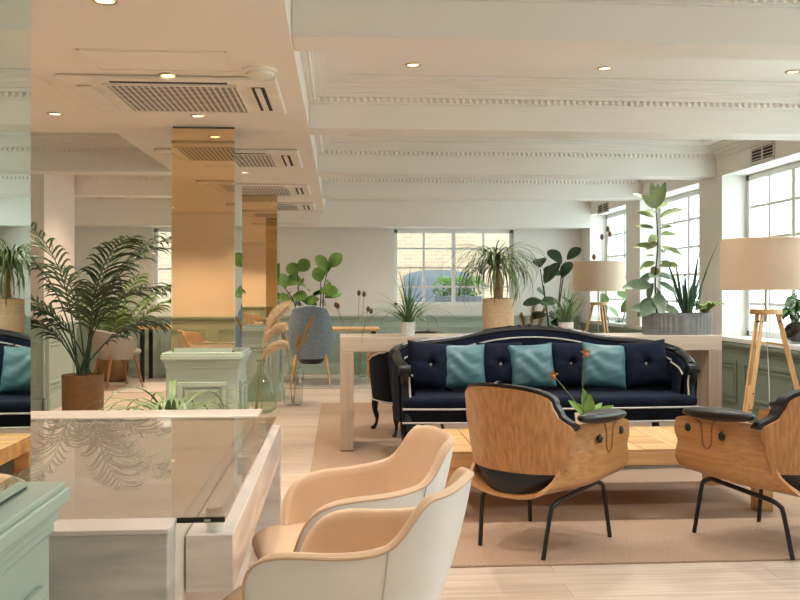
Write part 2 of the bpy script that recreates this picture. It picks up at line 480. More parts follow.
# right wall with its window bays
w_far = [at_x(722, 290, XR)[0], at_x(640, 290, XR)[0], at_x(590, 290, XR)[0]]
w_near = [0, at_x(699, 290, XR)[0], at_x(626, 290, XR)[0]]
PIER = w_near[1] - w_far[0]
w_near[0] = w_far[0] - 1.72
WINS = [(w_near[i], w_far[i]) for i in range(3)]
e = w_near[0]
for i in range(3):
    WINS.insert(0, (e - PIER - 1.72, e - PIER)); e = WINS[0][0]
WINS = [w for w in WINS if w[0] > YB + .1]
ZW0, ZW1 = ZR, ZS - .005
wr = MB()
wr.box(XR, YB, 0, XR + .36, YF + .3, ZW0 - .03); wr.box(XR, YB, ZW1, XR + .36, YF + .3, ZC)
ys = [YB] + [v for w in WINS for v in w] + [YF + .3]
for i in range(0, len(ys), 2): wr.box(XR, ys[i], ZW0 - .03, XR + .36, ys[i + 1], ZW1)
structure(wr, 'wall_right', paint)
def make_window(idx, axis, a0, a1, z0, z1, pos, sign, cols, rows, sill=True, label=None):
    """axis 'Y': runs along Y on plane x=pos; axis 'X': runs along X on plane y=pos"""
    def B(mb, u0, u1, d0, d1, za, zb):
        p0, p1 = pos + sign * d0, pos + sign * d1
        if p0 > p1: p0, p1 = p1, p0
        if axis == 'Y': mb.box(p0, u0, za, p1, u1, zb)
        else: mb.box(u0, p0, za, u1, p1, zb)
    fr = MB(); t = .055
    B(fr, a0, a1, 0, .07, z0, z0 + t); B(fr, a0, a1, 0, .07, z1 - t, z1)
    B(fr, a0, a0 + t, 0, .07, z0, z1); B(fr, a1 - t, a1, 0, .07, z0, z1)
    root = structure(fr, 'window_%d' % idx, white_frame, label, bevel=.004)
    bars = MB()
    for i in range(1, cols):
        u = lerp(a0, a1, i / cols); w = .028 if i % 2 == 0 or cols < 3 else .016
        B(bars, u - w, u + w, .01, .05, z0 + t, z1 - t)
    for j in range(1, rows):
        z = lerp(z0, z1, j / rows); B(bars, a0 + t, a1 - t, .015, .045, z - .013, z + .013)
    bars.build('glazing_bars', white_frame, root)
    pn = MB(); B(pn, a0 + .03, a1 - .03, .028, .034, z0 + .03, z1 - .03)
    pn.build('pane', pane_m, root)
    return root
for i, (a, b) in enumerate(WINS):
    make_window(i + 1, 'Y', a + .001, b - .001, ZW0 + .012, ZW1 - .001, XR + .24, 1, 4, 5, label='white gridded window in the right hand wall')
    structure(MB().box(XR - .05, a - .04, ZW0 - .03, XR + .245, b + .04, ZW0 + .012), 'trim_%d' % (i + 20), white_frame, 'white window ledge', bevel=.005)
    ld = bpy.data.lights.new('window_daylight', 'AREA'); ld.shape = 'RECTANGLE'; ld.size = b - a; ld.size_y = ZW1 - ZW0
    lo = bpy.data.objects.new('window_daylight', ld); COL.objects.link(lo)
    lo.location = (XR + .33, (a + b) / 2, (ZW0 + ZW1) / 2); lo.rotation_euler = (0, PI / 2, 0)
    ld.size, ld.size_y = ZW1 - ZW0, b - a
    ld.cycles.is_portal = True

# far wall with two windows
fx0, fx1 = xat(394, YF), xat(514, YF)
gx0, gx1 = xat(153, YF), xat(153, YF) + .75
zf0, zf1 = zat(400, 306, YF), 2.16
zg0 = zat(160, 310, YF)
wf = MB()
wf.box(XL, YF, 0, XR + .3, YF + .3, .9)
wf.box(XL, YF, .9, gx0, YF + .3, ZC); wf.box(gx1, YF, .9, fx0, YF + .3, ZC); wf.box(fx1, YF, .9, XR + .3, YF + .3, ZC)
wf.box(gx0, YF, zf1, gx1, YF + .3, ZC); wf.box(fx0, YF, zf1, fx1, YF + .3, ZC)
wf.box(gx0, YF, .9, gx1, YF + .3, zg0); wf.box(fx0, YF, .9, fx1, YF + .3, zf0)
structure(wf, 'wall_far', paint)
make_window(10, 'X', fx0 + .001, fx1 - .001, zf0, zf1, YF + .06, 1, 4, 4, label='white gridded window facing the brick yard')
make_window(11, 'X', gx0 + .001, gx1 - .001, zg0, zf1, YF + .06, 1, 2, 4, label='narrow white window beyond the palms')
for (a, b, za, zb) in ((fx0, fx1, zf0, zf1), (gx0, gx1, zg0, zf1)):
    ld = bpy.data.lights.new('window_daylight', 'AREA'); ld.shape = 'RECTANGLE'; ld.size = b - a; ld.size_y = zb - za
    lo = bpy.data.objects.new('window_daylight', ld); COL.objects.link(lo)
    lo.location = ((a + b) / 2, YF + .28, (za + zb) / 2); lo.rotation_euler = (-PI / 2, 0, 0)
    ld.cycles.is_portal = True
structure(MB().box(XL - .2, YB, 0, XL, YF + .3, ZC + .1), 'wall_left', paint)
structure(MB().box(XL, YB - .2, 0, XR + .36, YB, ZC + .1), 'wall_back', paint_l)
# left hand pier (wall nib) with its panelled base
px_r = at_z(42, 408)[0]; py0, py1 = 9.3, 10.35
px_r = xat(44, py0)
structure(MB().box(XL, py0, 0, px_r, py1, ZC), 'wall_pier', paint_l, 'white wall nib behind the large palm')

# panelled dado: list of (frame function) boxes lying on a wall plane
def dado(mb, axis, pos, sign, u0, u1, zt, n, cap=True):
    def B(a, b, d0, d1, za, zb):
        p0, p1 = pos + sign * d0, pos + sign * d1
        if p0 > p1: p0, p1 = p1, p0
        if axis == 'Y': mb.box(p0, a, za, p1, b, zb)
        else: mb.box(a, p0, za, b, p1, zb)
    B(u0, u1, 0, .02, 0, zt - .02)
    B(u0, u1, 0, .045, 0, .12); B(u0, u1, 0, .035, .12, .145)
    B(u0, u1, 0, .06, zt - .03, zt); B(u0, u1, 0, .045, zt - .055, zt - .03); B(u0, u1, 0, .03, zt - .09, zt - .055)
    w = (u1 - u0) / n
    for i in range(n):
        for g, t, dd in ((.07, .03, .034), (.125, .018, .03)):
            a, b = u0 + i * w + g, u0 + (i + 1) * w - g; za, zb = .145 + g, zt - .09 - g
            if b - a < .08 or zb - za < .05: continue
            B(a, b, .02, dd, za, za + t); B(a, b, .02, dd, zb - t, zb)
            B(a, a + t, .02, dd, za + t, zb - t); B(b - t, b, .02, dd, za + t, zb - t)
    return mb
def trim(mb, n, label, mat=sage): return structure(mb, 'trim_%d' % n, mat, label, bevel=.003)
trim(dado(MB(), 'X', YF, -1, XL + .05, XR - .05, .87, 11), 40, 'sage green panelled dado along the far wall')
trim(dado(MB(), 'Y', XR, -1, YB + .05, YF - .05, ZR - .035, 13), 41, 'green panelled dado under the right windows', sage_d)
trim(dado(MB(), 'Y', XL, 1, YB + .05, py0 - .05, .87, 9), 42, 'sage green panelled dado along the left wall')
trim(dado(MB(), 'Y', XL, 1, py1 + .06, YF - .06, .87, 3), 43, 'sage green panelled dado beyond the left nib')
trim(dado(MB(), 'X', YB, 1, XL + .05, XR - .05, .87, 10), 44, 'sage green panelled dado along the back wall')
pb = dado(MB(), 'X', py0, -1, XL + .06, px_r + .06, .90, 2); dado(pb, 'Y', px_r, 1, py0 - .06, py1, .90, 1)
trim(pb, 45, 'sage green panelled base of the white wall nib')

# ------------------------------------------------------------------ mirrored columns
CX0, CX1 = xat(171, 6.0), xat(235, 6.0)
ZP = .83
def column(y0, w, label, x0=CX0, x1=CX1):
    cx, cy = (x0 + x1) / 2, y0 + w / 2
    t = thing('mirrored_column', label, 'column', (cx, cy, 0))
    hx, hy = (x1 - x0) / 2, w / 2
    pl = MB(); bx, by = hx + .025, hy + .035
    pl.box(-bx, -by, 0, bx, by, ZP - .09)
    pl.box(-bx - .03, -by - .03, 0, bx + .03, by + .03, .11); pl.box(-bx - .018, -by - .018, .11, bx + .018, by + .018, .135)
    for i, (d, za, zb) in enumerate(((.008, ZP - .105, ZP - .082), (.015, ZP - .082, ZP - .062), (.022, ZP - .062, ZP - .045), (.034, ZP - .045, ZP - .015), (.026, ZP - .015, ZP))):
        pl.box(-bx - d, -by - d, za, bx + d, by + d, zb)
    for sgn in (1, -1):
        for g, tt, dd in ((.075, .03, .016), (.125, .016, .012)):
            za, zb = .135 + g, ZP - .12 - g
            for ax in (0, 1):
                h = bx if ax == 0 else by
                a, b = -h + g, h - g
                def B(u0, u1, z0, z1):
                    if ax == 0:
                        q = sorted((sgn * by, sgn * (by + dd))); pl.box(u0, q[0], z0, u1, q[1], z1)
                    else:
                        q = sorted((sgn * bx, sgn * (bx + dd))); pl.box(q[0], u0, z0, q[1], u1, z1)
                B(a, b, za, za + tt); B(a, b, zb - tt, zb); B(a, a + tt, za + tt, zb - tt); B(b - tt, b, za + tt, zb - tt)
    pl.build('plinth', sage, t, bevel=.003)
    MB().box(-hx + .008, -hy + .008, ZP, hx - .008, hy - .008, ZS - .001).build('core', mirror_edge, t)
    e = .008
    for nm, m, b in (('front_mirror', bronze, (-hx + e, -hy, hx - e, -hy + .008)), ('rear_mirror', bronze, (-hx + e, hy - .008, hx - e, hy)),
                     ('side_mirror', clear_mirror, (hx - .008, -hy + e, hx, hy - e)), ('side_mirror', clear_mirror, (-hx, -hy + e, -hx + .008, hy - e))):
        MB().box(b[0], b[1], ZP + .01, b[2], b[3], ZS - .014).build(nm, m, t)
    MB().box(-hx + .02, -hy - .006, ZP, hx - .02, -hy + .02, ZP + .03).build('mirror_ledge', sage, t)
    return t
NX1 = CX1 * .925
yn1 = NX1 / (ray(32, 290)[0] / ray(32, 290)[1])
column(yn1 - .436, .436, 'mirror clad column on green plinth at left edge of the photo, beside the marble counter', NX1 - .436, NX1)
column(6.0, .436, 'tall bronze mirrored column on green plinth behind the marble counter')
column(10.0, .436, 'farther bronze mirrored column, half hidden, beside the pampas grass bottles')

# ------------------------------------------------------------------ ceiling fittings
def downlight(x, y, z, label, group=None, power=1.0, col=WARM):
    t = thing('ceiling_downlight', label, 'downlight', (x, y, z), 0, group)
    rm = MB().lathe([(.034, .0), (.036, -.006), (.048, -.006), (.05, -.001), (.05, 0)], 24).build('rim', brass, t)
    MB().lathe([(.0001, -.0025), (.035, -.0025), (.035, 0), (.0001, 0)], 24).build('lens', lamp_e, rm)
    ld = bpy.data.lights.new('downlight_beam', 'SPOT'); ld.energy = SPOT_W * power; ld.color = col
    ld.spot_size = math.radians(125); ld.spot_blend = .8; ld.shadow_soft_size = .04
    lo = bpy.data.objects.new('downlight_beam', ld); COL.objects.link(lo); lo.parent = t; lo.location = (0, 0, -.02)
    return t
def on_ceiling(px, py, z): return at_z(px, py, z)
DL = [(105, 0, ZS, 'round recessed downlight at the very top edge above the access panel'),
      (168, 75, ZS, 'recessed downlight between the access panel and the nearest air conditioner'),
      (55, 113.5, ZS, 'recessed downlight left of the nearest air conditioner, beside the mirrored strip'),
      (198, 115.5, ZS, 'recessed downlight between nearest air conditioner and mirrored column'),
      (413, 64.5, ZC, 'recessed downlight in the ceiling bay, leftmost of three in a row'),
      (605, 68, ZC, 'recessed downlight in the ceiling bay, middle of three in a row'),
      (793, 71.5, ZC, 'recessed downlight in the ceiling bay, rightmost of three in a row')]
for px, py, z, lab in DL:
    x, y = on_ceiling(px, py, z)
    downlight(x, y, z - .0005, lab, None, .55 if y < 3.6 else 1.0, WARM if x < SX1 else NEUTRAL)
for x, y in ((-.9, 1.2), (-.45, 1.8), (-2.2, 1.6), (-2.2, .2), (-1.2, -.1), (-2.6, 3.4), (-.5, 3.1), (-.9, 8.3), (-.9, 10.7), (.5, 0.4)):
    downlight(x, y, (ZS if x < SX1 else ZC) - .0005, 'small recessed brass rimmed downlight seen only in the mirrors', 'downlights along the soffit', 1.5 if y < .5 and x < 0 else .25 if y < 3.0 and x > -1 else .45 if y < 3.6 else 1.0, NEUTRAL if x > -.6 and y < 3.6 else WARM)
for x, y in ((.9, 2.8), (2.5, 2.8), (1.0, 7.3), (2.6, 7.3), (-2.1, 7.4), (-2.1, 9.6), (-2.1, 11.6), (-3.0, 11.6), (.6, 11.6)):
    downlight(x, y, ZC - .0005, 'small recessed downlight hidden behind the ceiling beams', 'downlights in the ceiling bays', .8 if x > 0 else 1.3, NEUTRAL if x > 0 else WARM)

def cassette(y0, label, group=None):
    t = thing('air_conditioner', label, 'air conditioner', (-.885, y0, ZS), 0, group)
    w, d = .56, .43
    MB().prism([(-w, -d), (w, -d), (w, d), (-w, d)], -.028, 0).build('panel', plastic, t, bevel=.02, seg=3)
    g = MB().box(-.33, -.33, -.034, .33, .33, -.026)
    g.build('grille', grille_m, t)
    fr = MB()
    fr.box(-.34, -.345, -.037, .34, -.33, -.02); fr.box(-.34, .33, -.037, .34, .345, -.02); fr.box(-.35, -.345, -.037, -.335, .345, -.02); fr.box(.335, -.345, -.037, .35, .345, -.02)
    fr.build('grille_frame', plastic, t)
    for sx in (-1, 1):
        if sx > 0: MB().box(.415, -.3, -.0295, .485, .3, -.02).build('outlet', dark_slot, t)
        MB().bar((sx * .45, -.3, -.035), (sx * .45, .3, -.035), .03 if sx > 0 else .075, .006).build('flap', plastic, t)
    MB().box(-.3, -.395, -.0295, .3, -.36, -.02).build('outlet', dark_slot, t)
    return t
ac_y = [5.0, 7.35, 9.6, 11.8]
cassette(5.0, 'nearest square ceiling air conditioner, largest, with perforated grille')
for y, l in ((7.35, 'second ceiling air conditioner, just behind the top of the bronze column'), (9.6, 'third ceiling air conditioner down the soffit, right of the bronze column'), (11.5, 'farthest ceiling air conditioner near the far wall'),
             (2.65, 'ceiling air conditioner above the marble counter, seen only in mirrors'), (.3, 'ceiling air conditioner over the entrance end, seen only in mirrors')):
    cassette(y, l)
ap = MB()
x0, y0, x1, y1 = -1.2, 4.10, -.52, 4.48
for a in ((x0, y0, x1, y0 + .012), (x0, y1 - .012, x1, y1), (x0, y0, x0 + .012, y1), (x1 - .012, y0, x1, y1)):
    ap.box(a[0], a[1], -.004, a[2], a[3], 0)
ap.box(x0 + .03, y0 + .03, -.003, x1 - .03, y1 - .03, 0)
o = ap.moved(Matrix.Translation((0, 0, ZS - .0002))).build('access_panel', paint_l)
tag(o, 'square access hatch outline in the soffit before the nearest air conditioner', 'hatch')
ax, ay = at_z(260, 70, ZS)
t = thing('smoke_detector', 'round white smoke detector beside the nearest air conditioner', 'detector', (ax, ay, ZS))
MB().lathe([(.085, 0), (.085, -.012), (.075, -.016)], 28).build('base', plastic, t)
MB().lathe([(.07, -.014), (.068, -.03), (.045, -.042), (.0001, -.044)], 28).build('head', plastic, t)
def vent(y, label, z=ZS + .13, l=.42):
    t = thing('wall_vent', label, 'vent', (XR, y, z))
    fr = MB(); h = .07
    fr.box(-.012, -l / 2, -h, 0, l / 2, -h + .015); fr.box(-.012, -l / 2, h - .015, 0, l / 2, h); fr.box(-.012, -l / 2, -h, 0, -l / 2 + .015, h); fr.box(-.012, l / 2 - .015, -h, 0, l / 2, h)
    fr.build('frame', plastic, t); fr2 = MB().box(-.004, -l / 2, -h, -.001, l / 2, h); fr2.build('backing', dark_slot, t)
    sl = MB()
    for i in range(4):
        z = -h + .03 + i * .028; sl.bar((-.008, -l / 2 + .015, z), (-.008, l / 2 - .015, z), .012, .004)
    sl.box(-.012, -.01, -h, -.002, .01, h)
    sl.build('louvre', plastic, t)
vent(at_x(763, 153, XR)[0], 'louvred grille in the wall over the right hand window', at_x(763, 153, XR)[1])
yv = at_x(594, 208, XR)[0]
vent(12.0, 'small far louvred grille above the teasels', zat(594, 208, 12.0), .5)
# cornice along the window wall is part of the bay moulding

# ------------------------------------------------------------------ rugs
ra = at_z(310, 484); rb = at_z(321, 404)
rx0 = (ra[0] + rb[0]) / 2 ; ry0 = at_z(640, 564)[1]; ry1 = at_z(330, 404)[1]
o = MB().prism([(rx0, ry0), (3.4, ry0), (3.4, ry1), (rx0, ry1)], .0, .012).build('rug', rug_m, bevel=.004)
tag(o, 'large beige wool rug under the sofa, coffee table and wooden lounge chairs', 'rug')
q0 = at_z(285, 389); q1 = at_z(372, 389)
o = MB().prism([(q0[0] - .3, q0[1]), (q1[0], q0[1]), (q1[0] - .15, q0[1] + 1.6), (q0[0] - .3, q0[1] + 1.6)], 0, .01).build('rug', rug2_m)
tag(o, 'small pale rug under the blue grey chair near the far wall', 'rug')
q0 = at_z(128, 381); 
o = MB().box(xat(118, 11.2), 10.9, 0, xat(168, 11.2), 12.6, .01).build('rug', rug2_m)
tag(o, 'pale rug under the grey tub chair on the left', 'rug')

# ------------------------------------------------------------------ marble counter
def front_y(py, z): return at_z(300, py, z)[1]
CZ = .672
cy0 = at_z(168, 529, CZ)[1]; cxr = at_z(168, 529, CZ)[0]
cy1 = at_z(150, 411, CZ)[1]
lx1, ly0 = at_z(233, 534.5, .595); ly1 = at_z(280, 425.5, .595)[1]
gx, gy0 = at_z(225, 517, CZ); gy1 = at_z(278, 416.5, CZ)[1]
cxl = CX0 - .4
t = thing('reception_counter', 'pale marble counter with glass top and marble side ledge in the left foreground', 'counter', (cxr, cy0, 0))
L0 = lambda x, y: (x - cxr, y - cy0)
def cbox(mb, x0, y0, z0, x1, y1, z1): return mb.box(x0 - cxr, y0 - cy0, z0, x1 - cxr, y1 - cy0, z1)
yb = cy0 + .1
b = MB(); cbox(b, cxl, cy0, 0, cxr, yb, CZ - .012); b.build('front_block', marble_g, t, bevel=.004)
b = MB(); cbox(b, CX0 - .4, yb + .001, 0, cxr, cy1, CZ - .013); b.build('body', marble_t, t, bevel=.004)
tp = MB(); cbox(tp, cxl, cy0 - .004, CZ - .012, cxr + .002, gy0, CZ + .001); tp.build('front_rim', marble_w, t, bevel=.002)
tp = MB(); cbox(tp, CX0 - .4, gy1, CZ - .012, cxr + .04, cy1 + .01, CZ + .004); tp.build('rear_rim', marble_w, t, bevel=.002)
g = MB(); cbox(g, cxl, gy0 + .001, CZ - .0115, gx, yb, CZ); cbox(g, CX0 - .4, yb, CZ - .0115, gx, gy1 - .001, CZ)
g.build('glass_top', glass_top, t)
l = MB(); cbox(l, cxr + .003, ly0, .44, lx1, ly1, .595); l.build('side_ledge', marble_w, t, bevel=.003)
l = MB(); cbox(l, cxr + .003, ly1 + .0, .0, lx1 - .002, ly1 + .06, .59); l.build('ledge_end_panel', marble_w, t, bevel=.003)
e = MB(); cbox(e, cxr + .003, gy0 - .006, CZ - .012, gx, gy0 + .001, CZ + .001); e.build('black_edge_strip', blk_metal, t)
e = MB(); xm = xat(206, gy0); cbox(e, xm - .004, gy0 - .0075, CZ - .009, xm + .012, gy0 - .005, CZ - .003); e.build('maker_plate', steel, t)
for yy in (ly0 + .045, (gy0 + gy1) / 2, gy1 - .08):
    MB().lathe([(.023, .596), (.023, CZ - .0125)], 20, (xat(212, ly0) - cxr, yy - cy0, 0)).build('glass_post', white_ceramic, t)

# ------------------------------------------------------------------ tub chairs
def spow(v, p): return math.copysign(abs(v) ** p, v)
def tub(outer, inner, rx, ry, z0, h, amax, thick=.04, taper=.35, lean=.06, p=.75, nu=61, nv=10, zin=.10, fwd=0.0):
    def pt(a, v, off, zb):
        H = h(abs(a)); z = lerp(zb, H, v); k = (z - z0) / (.82 - z0)
        s = 1 - taper * (1 - min(1, max(0, k))) ** 2
        x = (rx * s - off) * spow(math.sin(a), p); y = -(ry * s - off) * spow(math.cos(a), p)
        y -= lean * k * max(0, math.cos(a)); y += fwd * max(0, abs(a) - PI / 2) * k
        return Vector((x, y, z))
    A = lambda u: lerp(-amax, amax, u)
    outer.grid(lambda u, v: pt(A(u), v, 0, z0), nu, nv)
    inner.grid(lambda u, v: pt(A(u), v, thick, z0 + zin), nu, nv)
    def rim(u, v):
        a = A(u); o, i = pt(a, 1, 0, z0), pt(a, 1, thick, z0 + zin)
        p_ = o.lerp(i, v); p_.z += .012 * math.sin(PI * v); return p_
    inner.grid(rim, nu, 5)
    for a in (-amax, amax):
        outer.grid(lambda u, v: pt(a, v, 0, z0).lerp(pt(a, v, thick, z0 + zin), u), 2, nv)
    n0 = len(outer.v); ring = [pt(A(i / (nu - 1)), 0, 0, z0) for i in range(nu)]
    outer.add(ring + [Vector((0, 0, z0))], [(i, i + 1, nu) for i in range(nu - 1)] + [(nu - 1, 0, nu)])
    return pt
def cushion_disc(mb, rx, ry, z0, z1, p=.6, cy=0, n=40):
    prof = [(.0001, 0), (.85, 0), (.97, .18), (1, .5), (.96, .82), (.85, .97), (.5, 1.06), (.0001, 1.1)]
    def f(u, v):
        k = v * (len(prof) - 1); i = min(int(k), len(prof) - 2); t = k - i
        r = lerp(prof[i][0], prof[i + 1][0], t); z = lerp(prof[i][1], prof[i + 1][1], t)
        a = 2 * PI * u
        return (rx * r * spow(math.cos(a), p), cy + ry * r * spow(math.sin(a), p), lerp(z0, z1, z))
    mb.grid(f, n, len(prof) * 2, cu=True)
def cream_chair(label, loc, rz):
    t = thing('tub_chair', label, 'chair', loc, rz)
    o, i = MB(), MB()
    h = soft([(0, .73), (.70, .718), (1.0, .60), (1.25, .578), (1.8, .55), (2.05, .51), (2.4, .40), (2.7, .34)])
    pt = tub(o, i, .27, .30, .26, h, 2.5, .027, .30, .06, .6, nu=97, fwd=.10)
    ish = i.build('inner_shell', tan_lea, t, sharp=50)
    osh = o.build('outer_shell', white_lea, t, sharp=50)
    c = MB(); cushion_disc(c, .228, .295, .32, .39, .5, .055); c.build('seat', tan_lea, t)
    rim = [pt(lerp(-2.5, 2.5, k / 60), 1, 0, .26) for k in range(61)]
    MB().tube(rim, .005, 6).build('piping', tan_lea, ish)
    for s in (-1, 1):
        MB().tube([pt(s * 1.08, k / 8, -.002, .26) for k in range(9)], .0022, 5).build('seam', white_cord, osh)
    MB().lathe([(.03, .06), (.03, .265)], 16).build('column', steel, t)
    for k in range(4):
        a = PI / 4 + k * PI / 2
        MB().bar((0, 0, .06), (.27 * math.cos(a), .27 * math.sin(a), .02), .035, .022).build('base_foot', steel, t, bevel=.003)
    MB().lathe([(.05, .03), (.05, .08)], 16).build('base_hub', steel, t)
    return t
def legs(t, pts, z, m, r0=.017, r1=.011, name='leg'):
    for (a, b) in pts: MB().tube([a, b], [r0, r1], 10).build(name, m, t)
chA = cream_chair('tan lined tub chair at the counter, the farther one with its seat in view', (.045, 3.13, 0), PI / 2 + .2)
chB = dup(chA, (.018, 2.50, 0), PI / 2 - .36, 'nearest tub chair, white leather back turned to the camera')
dup(chA, (-1.55, 1.15, 0), -PI / 2 + .3, 'tan tub chair seen only in the bronze mirror, nearer the wall')
dup(chA, (-1.75, .45, 0), -PI / 2 - .3, 'tan tub chair seen only in the bronze mirror, behind another')

# ------------------------------------------------------------------ wooden lounge chairs
def lounge(label, loc, rz):
    t = thing('lounge_chair', label, 'chair', loc, rz)
    # local: faces +Y. back shell
    def bshape(v):                      # half width against height fraction
        w = interp([(0, .262), (.25, .290), (.42, .312), (.52, .312), (.68, .266), (.80, .252), (1, .245)], v)
        k = max(0, (v - .80) / .20)
        return w * max(.0004, (1 - k ** 2.6)) ** .42
    Z0, Z1 = .385, .78
    def back(off, ztop=Z1, z0=Z0, grow=0.0):
        def f(u, v):
            v = 1 - (1 - v) ** 2.2
            z = lerp(z0, ztop, v); v = max(v, (z - Z0) / (ztop - Z0)); w = bshape(v) + grow * (1 - v ** 12); s = u * 2 - 1; x = w * s
            lean = -.10 * v
            y = -.33 + lean + .17 * abs(x / .315) ** 2.4 * (1 if z < .6 else 1) + off
            return (x, y, z)
        return f
    sh = MB(); f0, f1 = back(0), back(.014)
    nu, nv = 33, 40
    sh.grid(f0, nu, nv); sh.grid(f1, nu, nv)
    sh.grid(lambda u, v: Vector(f0(0, v)).lerp(Vector(f1(0, v)), u), 2, nv); sh.grid(lambda u, v: Vector(f0(1, v)).lerp(Vector(f1(1, v)), u), 2, nv)
    sh.grid(lambda u, v: Vector(f0(u, 0)).lerp(Vector(f1(u, 0)), v), nu, 2); sh.grid(lambda u, v: Vector(f0(u, 1)).lerp(Vector(f1(u, 1)), v), nu, 2)
    sh.build('back_panel', oak, t, sharp=40)
    # padded inner back shows as a dark rim round the wood
    pd = MB(); g0, g1 = back(.0155, Z1 + .016, .585, .009), back(.09, Z1 + .010, .585, -.005)
    pd.grid(g0, nu, nv); pd.grid(g1, nu, nv)
    rim = lambda p, q, k: (p.lerp(q, k) + Vector((0, 0, .012 * math.sin(PI * k))))
    pd.grid(lambda u, v: Vector(g0(0, v)).lerp(Vector(g1(0, v)), u), 2, nv); pd.grid(lambda u, v: Vector(g0(1, v)).lerp(Vector(g1(1, v)), u), 2, nv)
    pd.grid(lambda u, v: rim(Vector(g0(u, 1)), Vector(g1(u, 1)), v), nu, 5)
    pd.grid(lambda u, v: Vector(g0(u, 0)).lerp(Vector(g1(u, 0)), v), nu, 2)
    pd.build('back_pad', blk_leather, t, sharp=50)
    # lower pad visible under the back panel, then a wooden lip
    lp = MB()
    def low(u, v):
        x = .262 * (u * 2 - 1); z = lerp(.285, .40, v); y = -.315 + .17 * abs(x / .315) ** 2.4 - .02 * math.sin(PI * v)
        return (x * (1 - .16 * (1 - v)), y, z - .0 + .05 * (abs(x) / .262) ** 2.5 * (1 - v))
    lp.grid(low, 31, 8); lp.grid(lambda u, v: (lambda p: (p[0], p[1] + .05, p[2]))(low(u, v)), 31, 8)
    lp.grid(lambda u, v: (lambda p: (p[0], p[1] + .05 * v, p[2]))(low(u, 0)), 31, 2); lp.grid(lambda u, v: (lambda p: (p[0], p[1] + .05 * v, p[2]))(low(u, 1)), 31, 2)
    lp.build('lower_back_pad', blk_leather, t)
    # moulded side-and-seat shell: a U section running front to back
    def Usec(u, v, off):
        # u across: left wall, floor, right wall ; v: back to front
        tp = min(1, v / .55); tp = tp * tp * (3 - 2 * tp); ex = lerp(.80, .55, tp)
        wx = lerp(.252, .325, tp) - off; top = .60 - .02 * abs(2 * v - 1) ** 6
        zb = .265 + .035 * v + off
        k = u * 4
        if k < 1: p = (-wx, lerp(top, zb + .12, k))
        elif k < 3:
            a = (k - 1) / 2 * PI; p = (-wx * spow(math.cos(a), ex), zb + .12 - .12 * spow(math.sin(a), ex))
        else: p = (wx, lerp(zb + .12, top, k - 3))
        hz = p[1]
        yr = interp([(.0, -.345), (.30, -.33), (.40, -.24), (.60, -.19)], hz)
        yf = interp([(.0, .33), (.33, .345), (.40, .365), (.43, .35), (.46, .34), (.52, .365), (.57, .355), (.61, .325)], hz)
        return Vector((p[0], lerp(yr, yf, v), p[1]))
    us = MB(); N1, N2 = 49, 18
    us.grid(lambda u, v: Usec(u, v, 0), N1, N2); us.grid(lambda u, v: Usec(u, v, .016), N1, N2)
    us.grid(lambda u, v: Usec(u, 0, 0).lerp(Usec(u, 0, .016), v), N1, 2); us.grid(lambda u, v: Usec(u, 1, 0).lerp(Usec(u, 1, .016), v), N1, 2)
    us.grid(lambda u, v: Usec(0, v, 0).lerp(Usec(0, v, .016), u), 2, N2); us.grid(lambda u, v: Usec(1, v, 0).lerp(Usec(1, v, .016), u), 2, N2)
    us = us.build('seat_shell', oak_side, t, sharp=40)
    for s in (-1, 1):
        g = spline([(s * .326, .075, .598), (s * .326, .10, .56), (s * .326, .105, .48), (s * .326, .13, .455), (s * .326, .16, .47), (s * .326, .168, .53), (s * .326, .18, .575), (s * .326, .22, .585)], 30)
        MB().tube(g, .005, 6).build('scroll_groove', walnut, us)
        for by, bz in ((.035, .525), (.265, .54)):
            MB().ball((s * .326, by, bz), .012, .021, .021, 16, 8).build('bolt', blk_metal, us)
        pad = MB()
        def pf(u, v):
            y = lerp(-.17, .30, v); k = math.sin(PI * min(1, max(0, v))) ** .35
            a = 2 * PI * u
            return (s * .325 + .052 * k * math.cos(a), y, .618 + .032 * k * math.sin(a) + (.02 * (1 - v)))
        pad.grid(pf, 20, 24, cu=True)
        pad.build('arm_pad', blk_leather, t)
        fx = s * .24
        pts_r = [(s * .185, -.275, 0), (s * .20, -.235, .20), (s * .205, -.215, .235), (s * .21, -.17, .252)]
        pts_f = [(s * .245, .30, 0), (s * .23, .265, .22), (s * .225, .25, .265), (s * .22, .20, .285)]
        MB().tube(spline(pts_r, 16), .0115, 10).build('leg', blk_metal, t)
        MB().tube(spline(pts_f, 16), .0115, 10).build('leg', blk_metal, t)
        MB().tube([(s * .21, -.17, .252), (s * .22, .20, .285)], .0115, 10).build('leg_rail', blk_metal, t)
    sc_ = MB(); cushion_disc(sc_, .225, .25, .34, .43, .6, .06); sc_.build('seat_cushion', blk_leather, t)
    return t
ln1 = lounge('oak backed lounge chair with black leather, nearer the middle, in front of the orchid', (.985, 4.29, .012), -.77)
ln1.scale = (.95, .95, 1.015)
ln2 = dup(ln1, (2.13, 4.21, .012), .40, 'oak backed lounge chair with black leather at the right edge of the photo')
dup(ln1, (.72, 9.0, .012), PI * .8, 'distant wooden lounge chair mostly hidden behind the dark armchair')

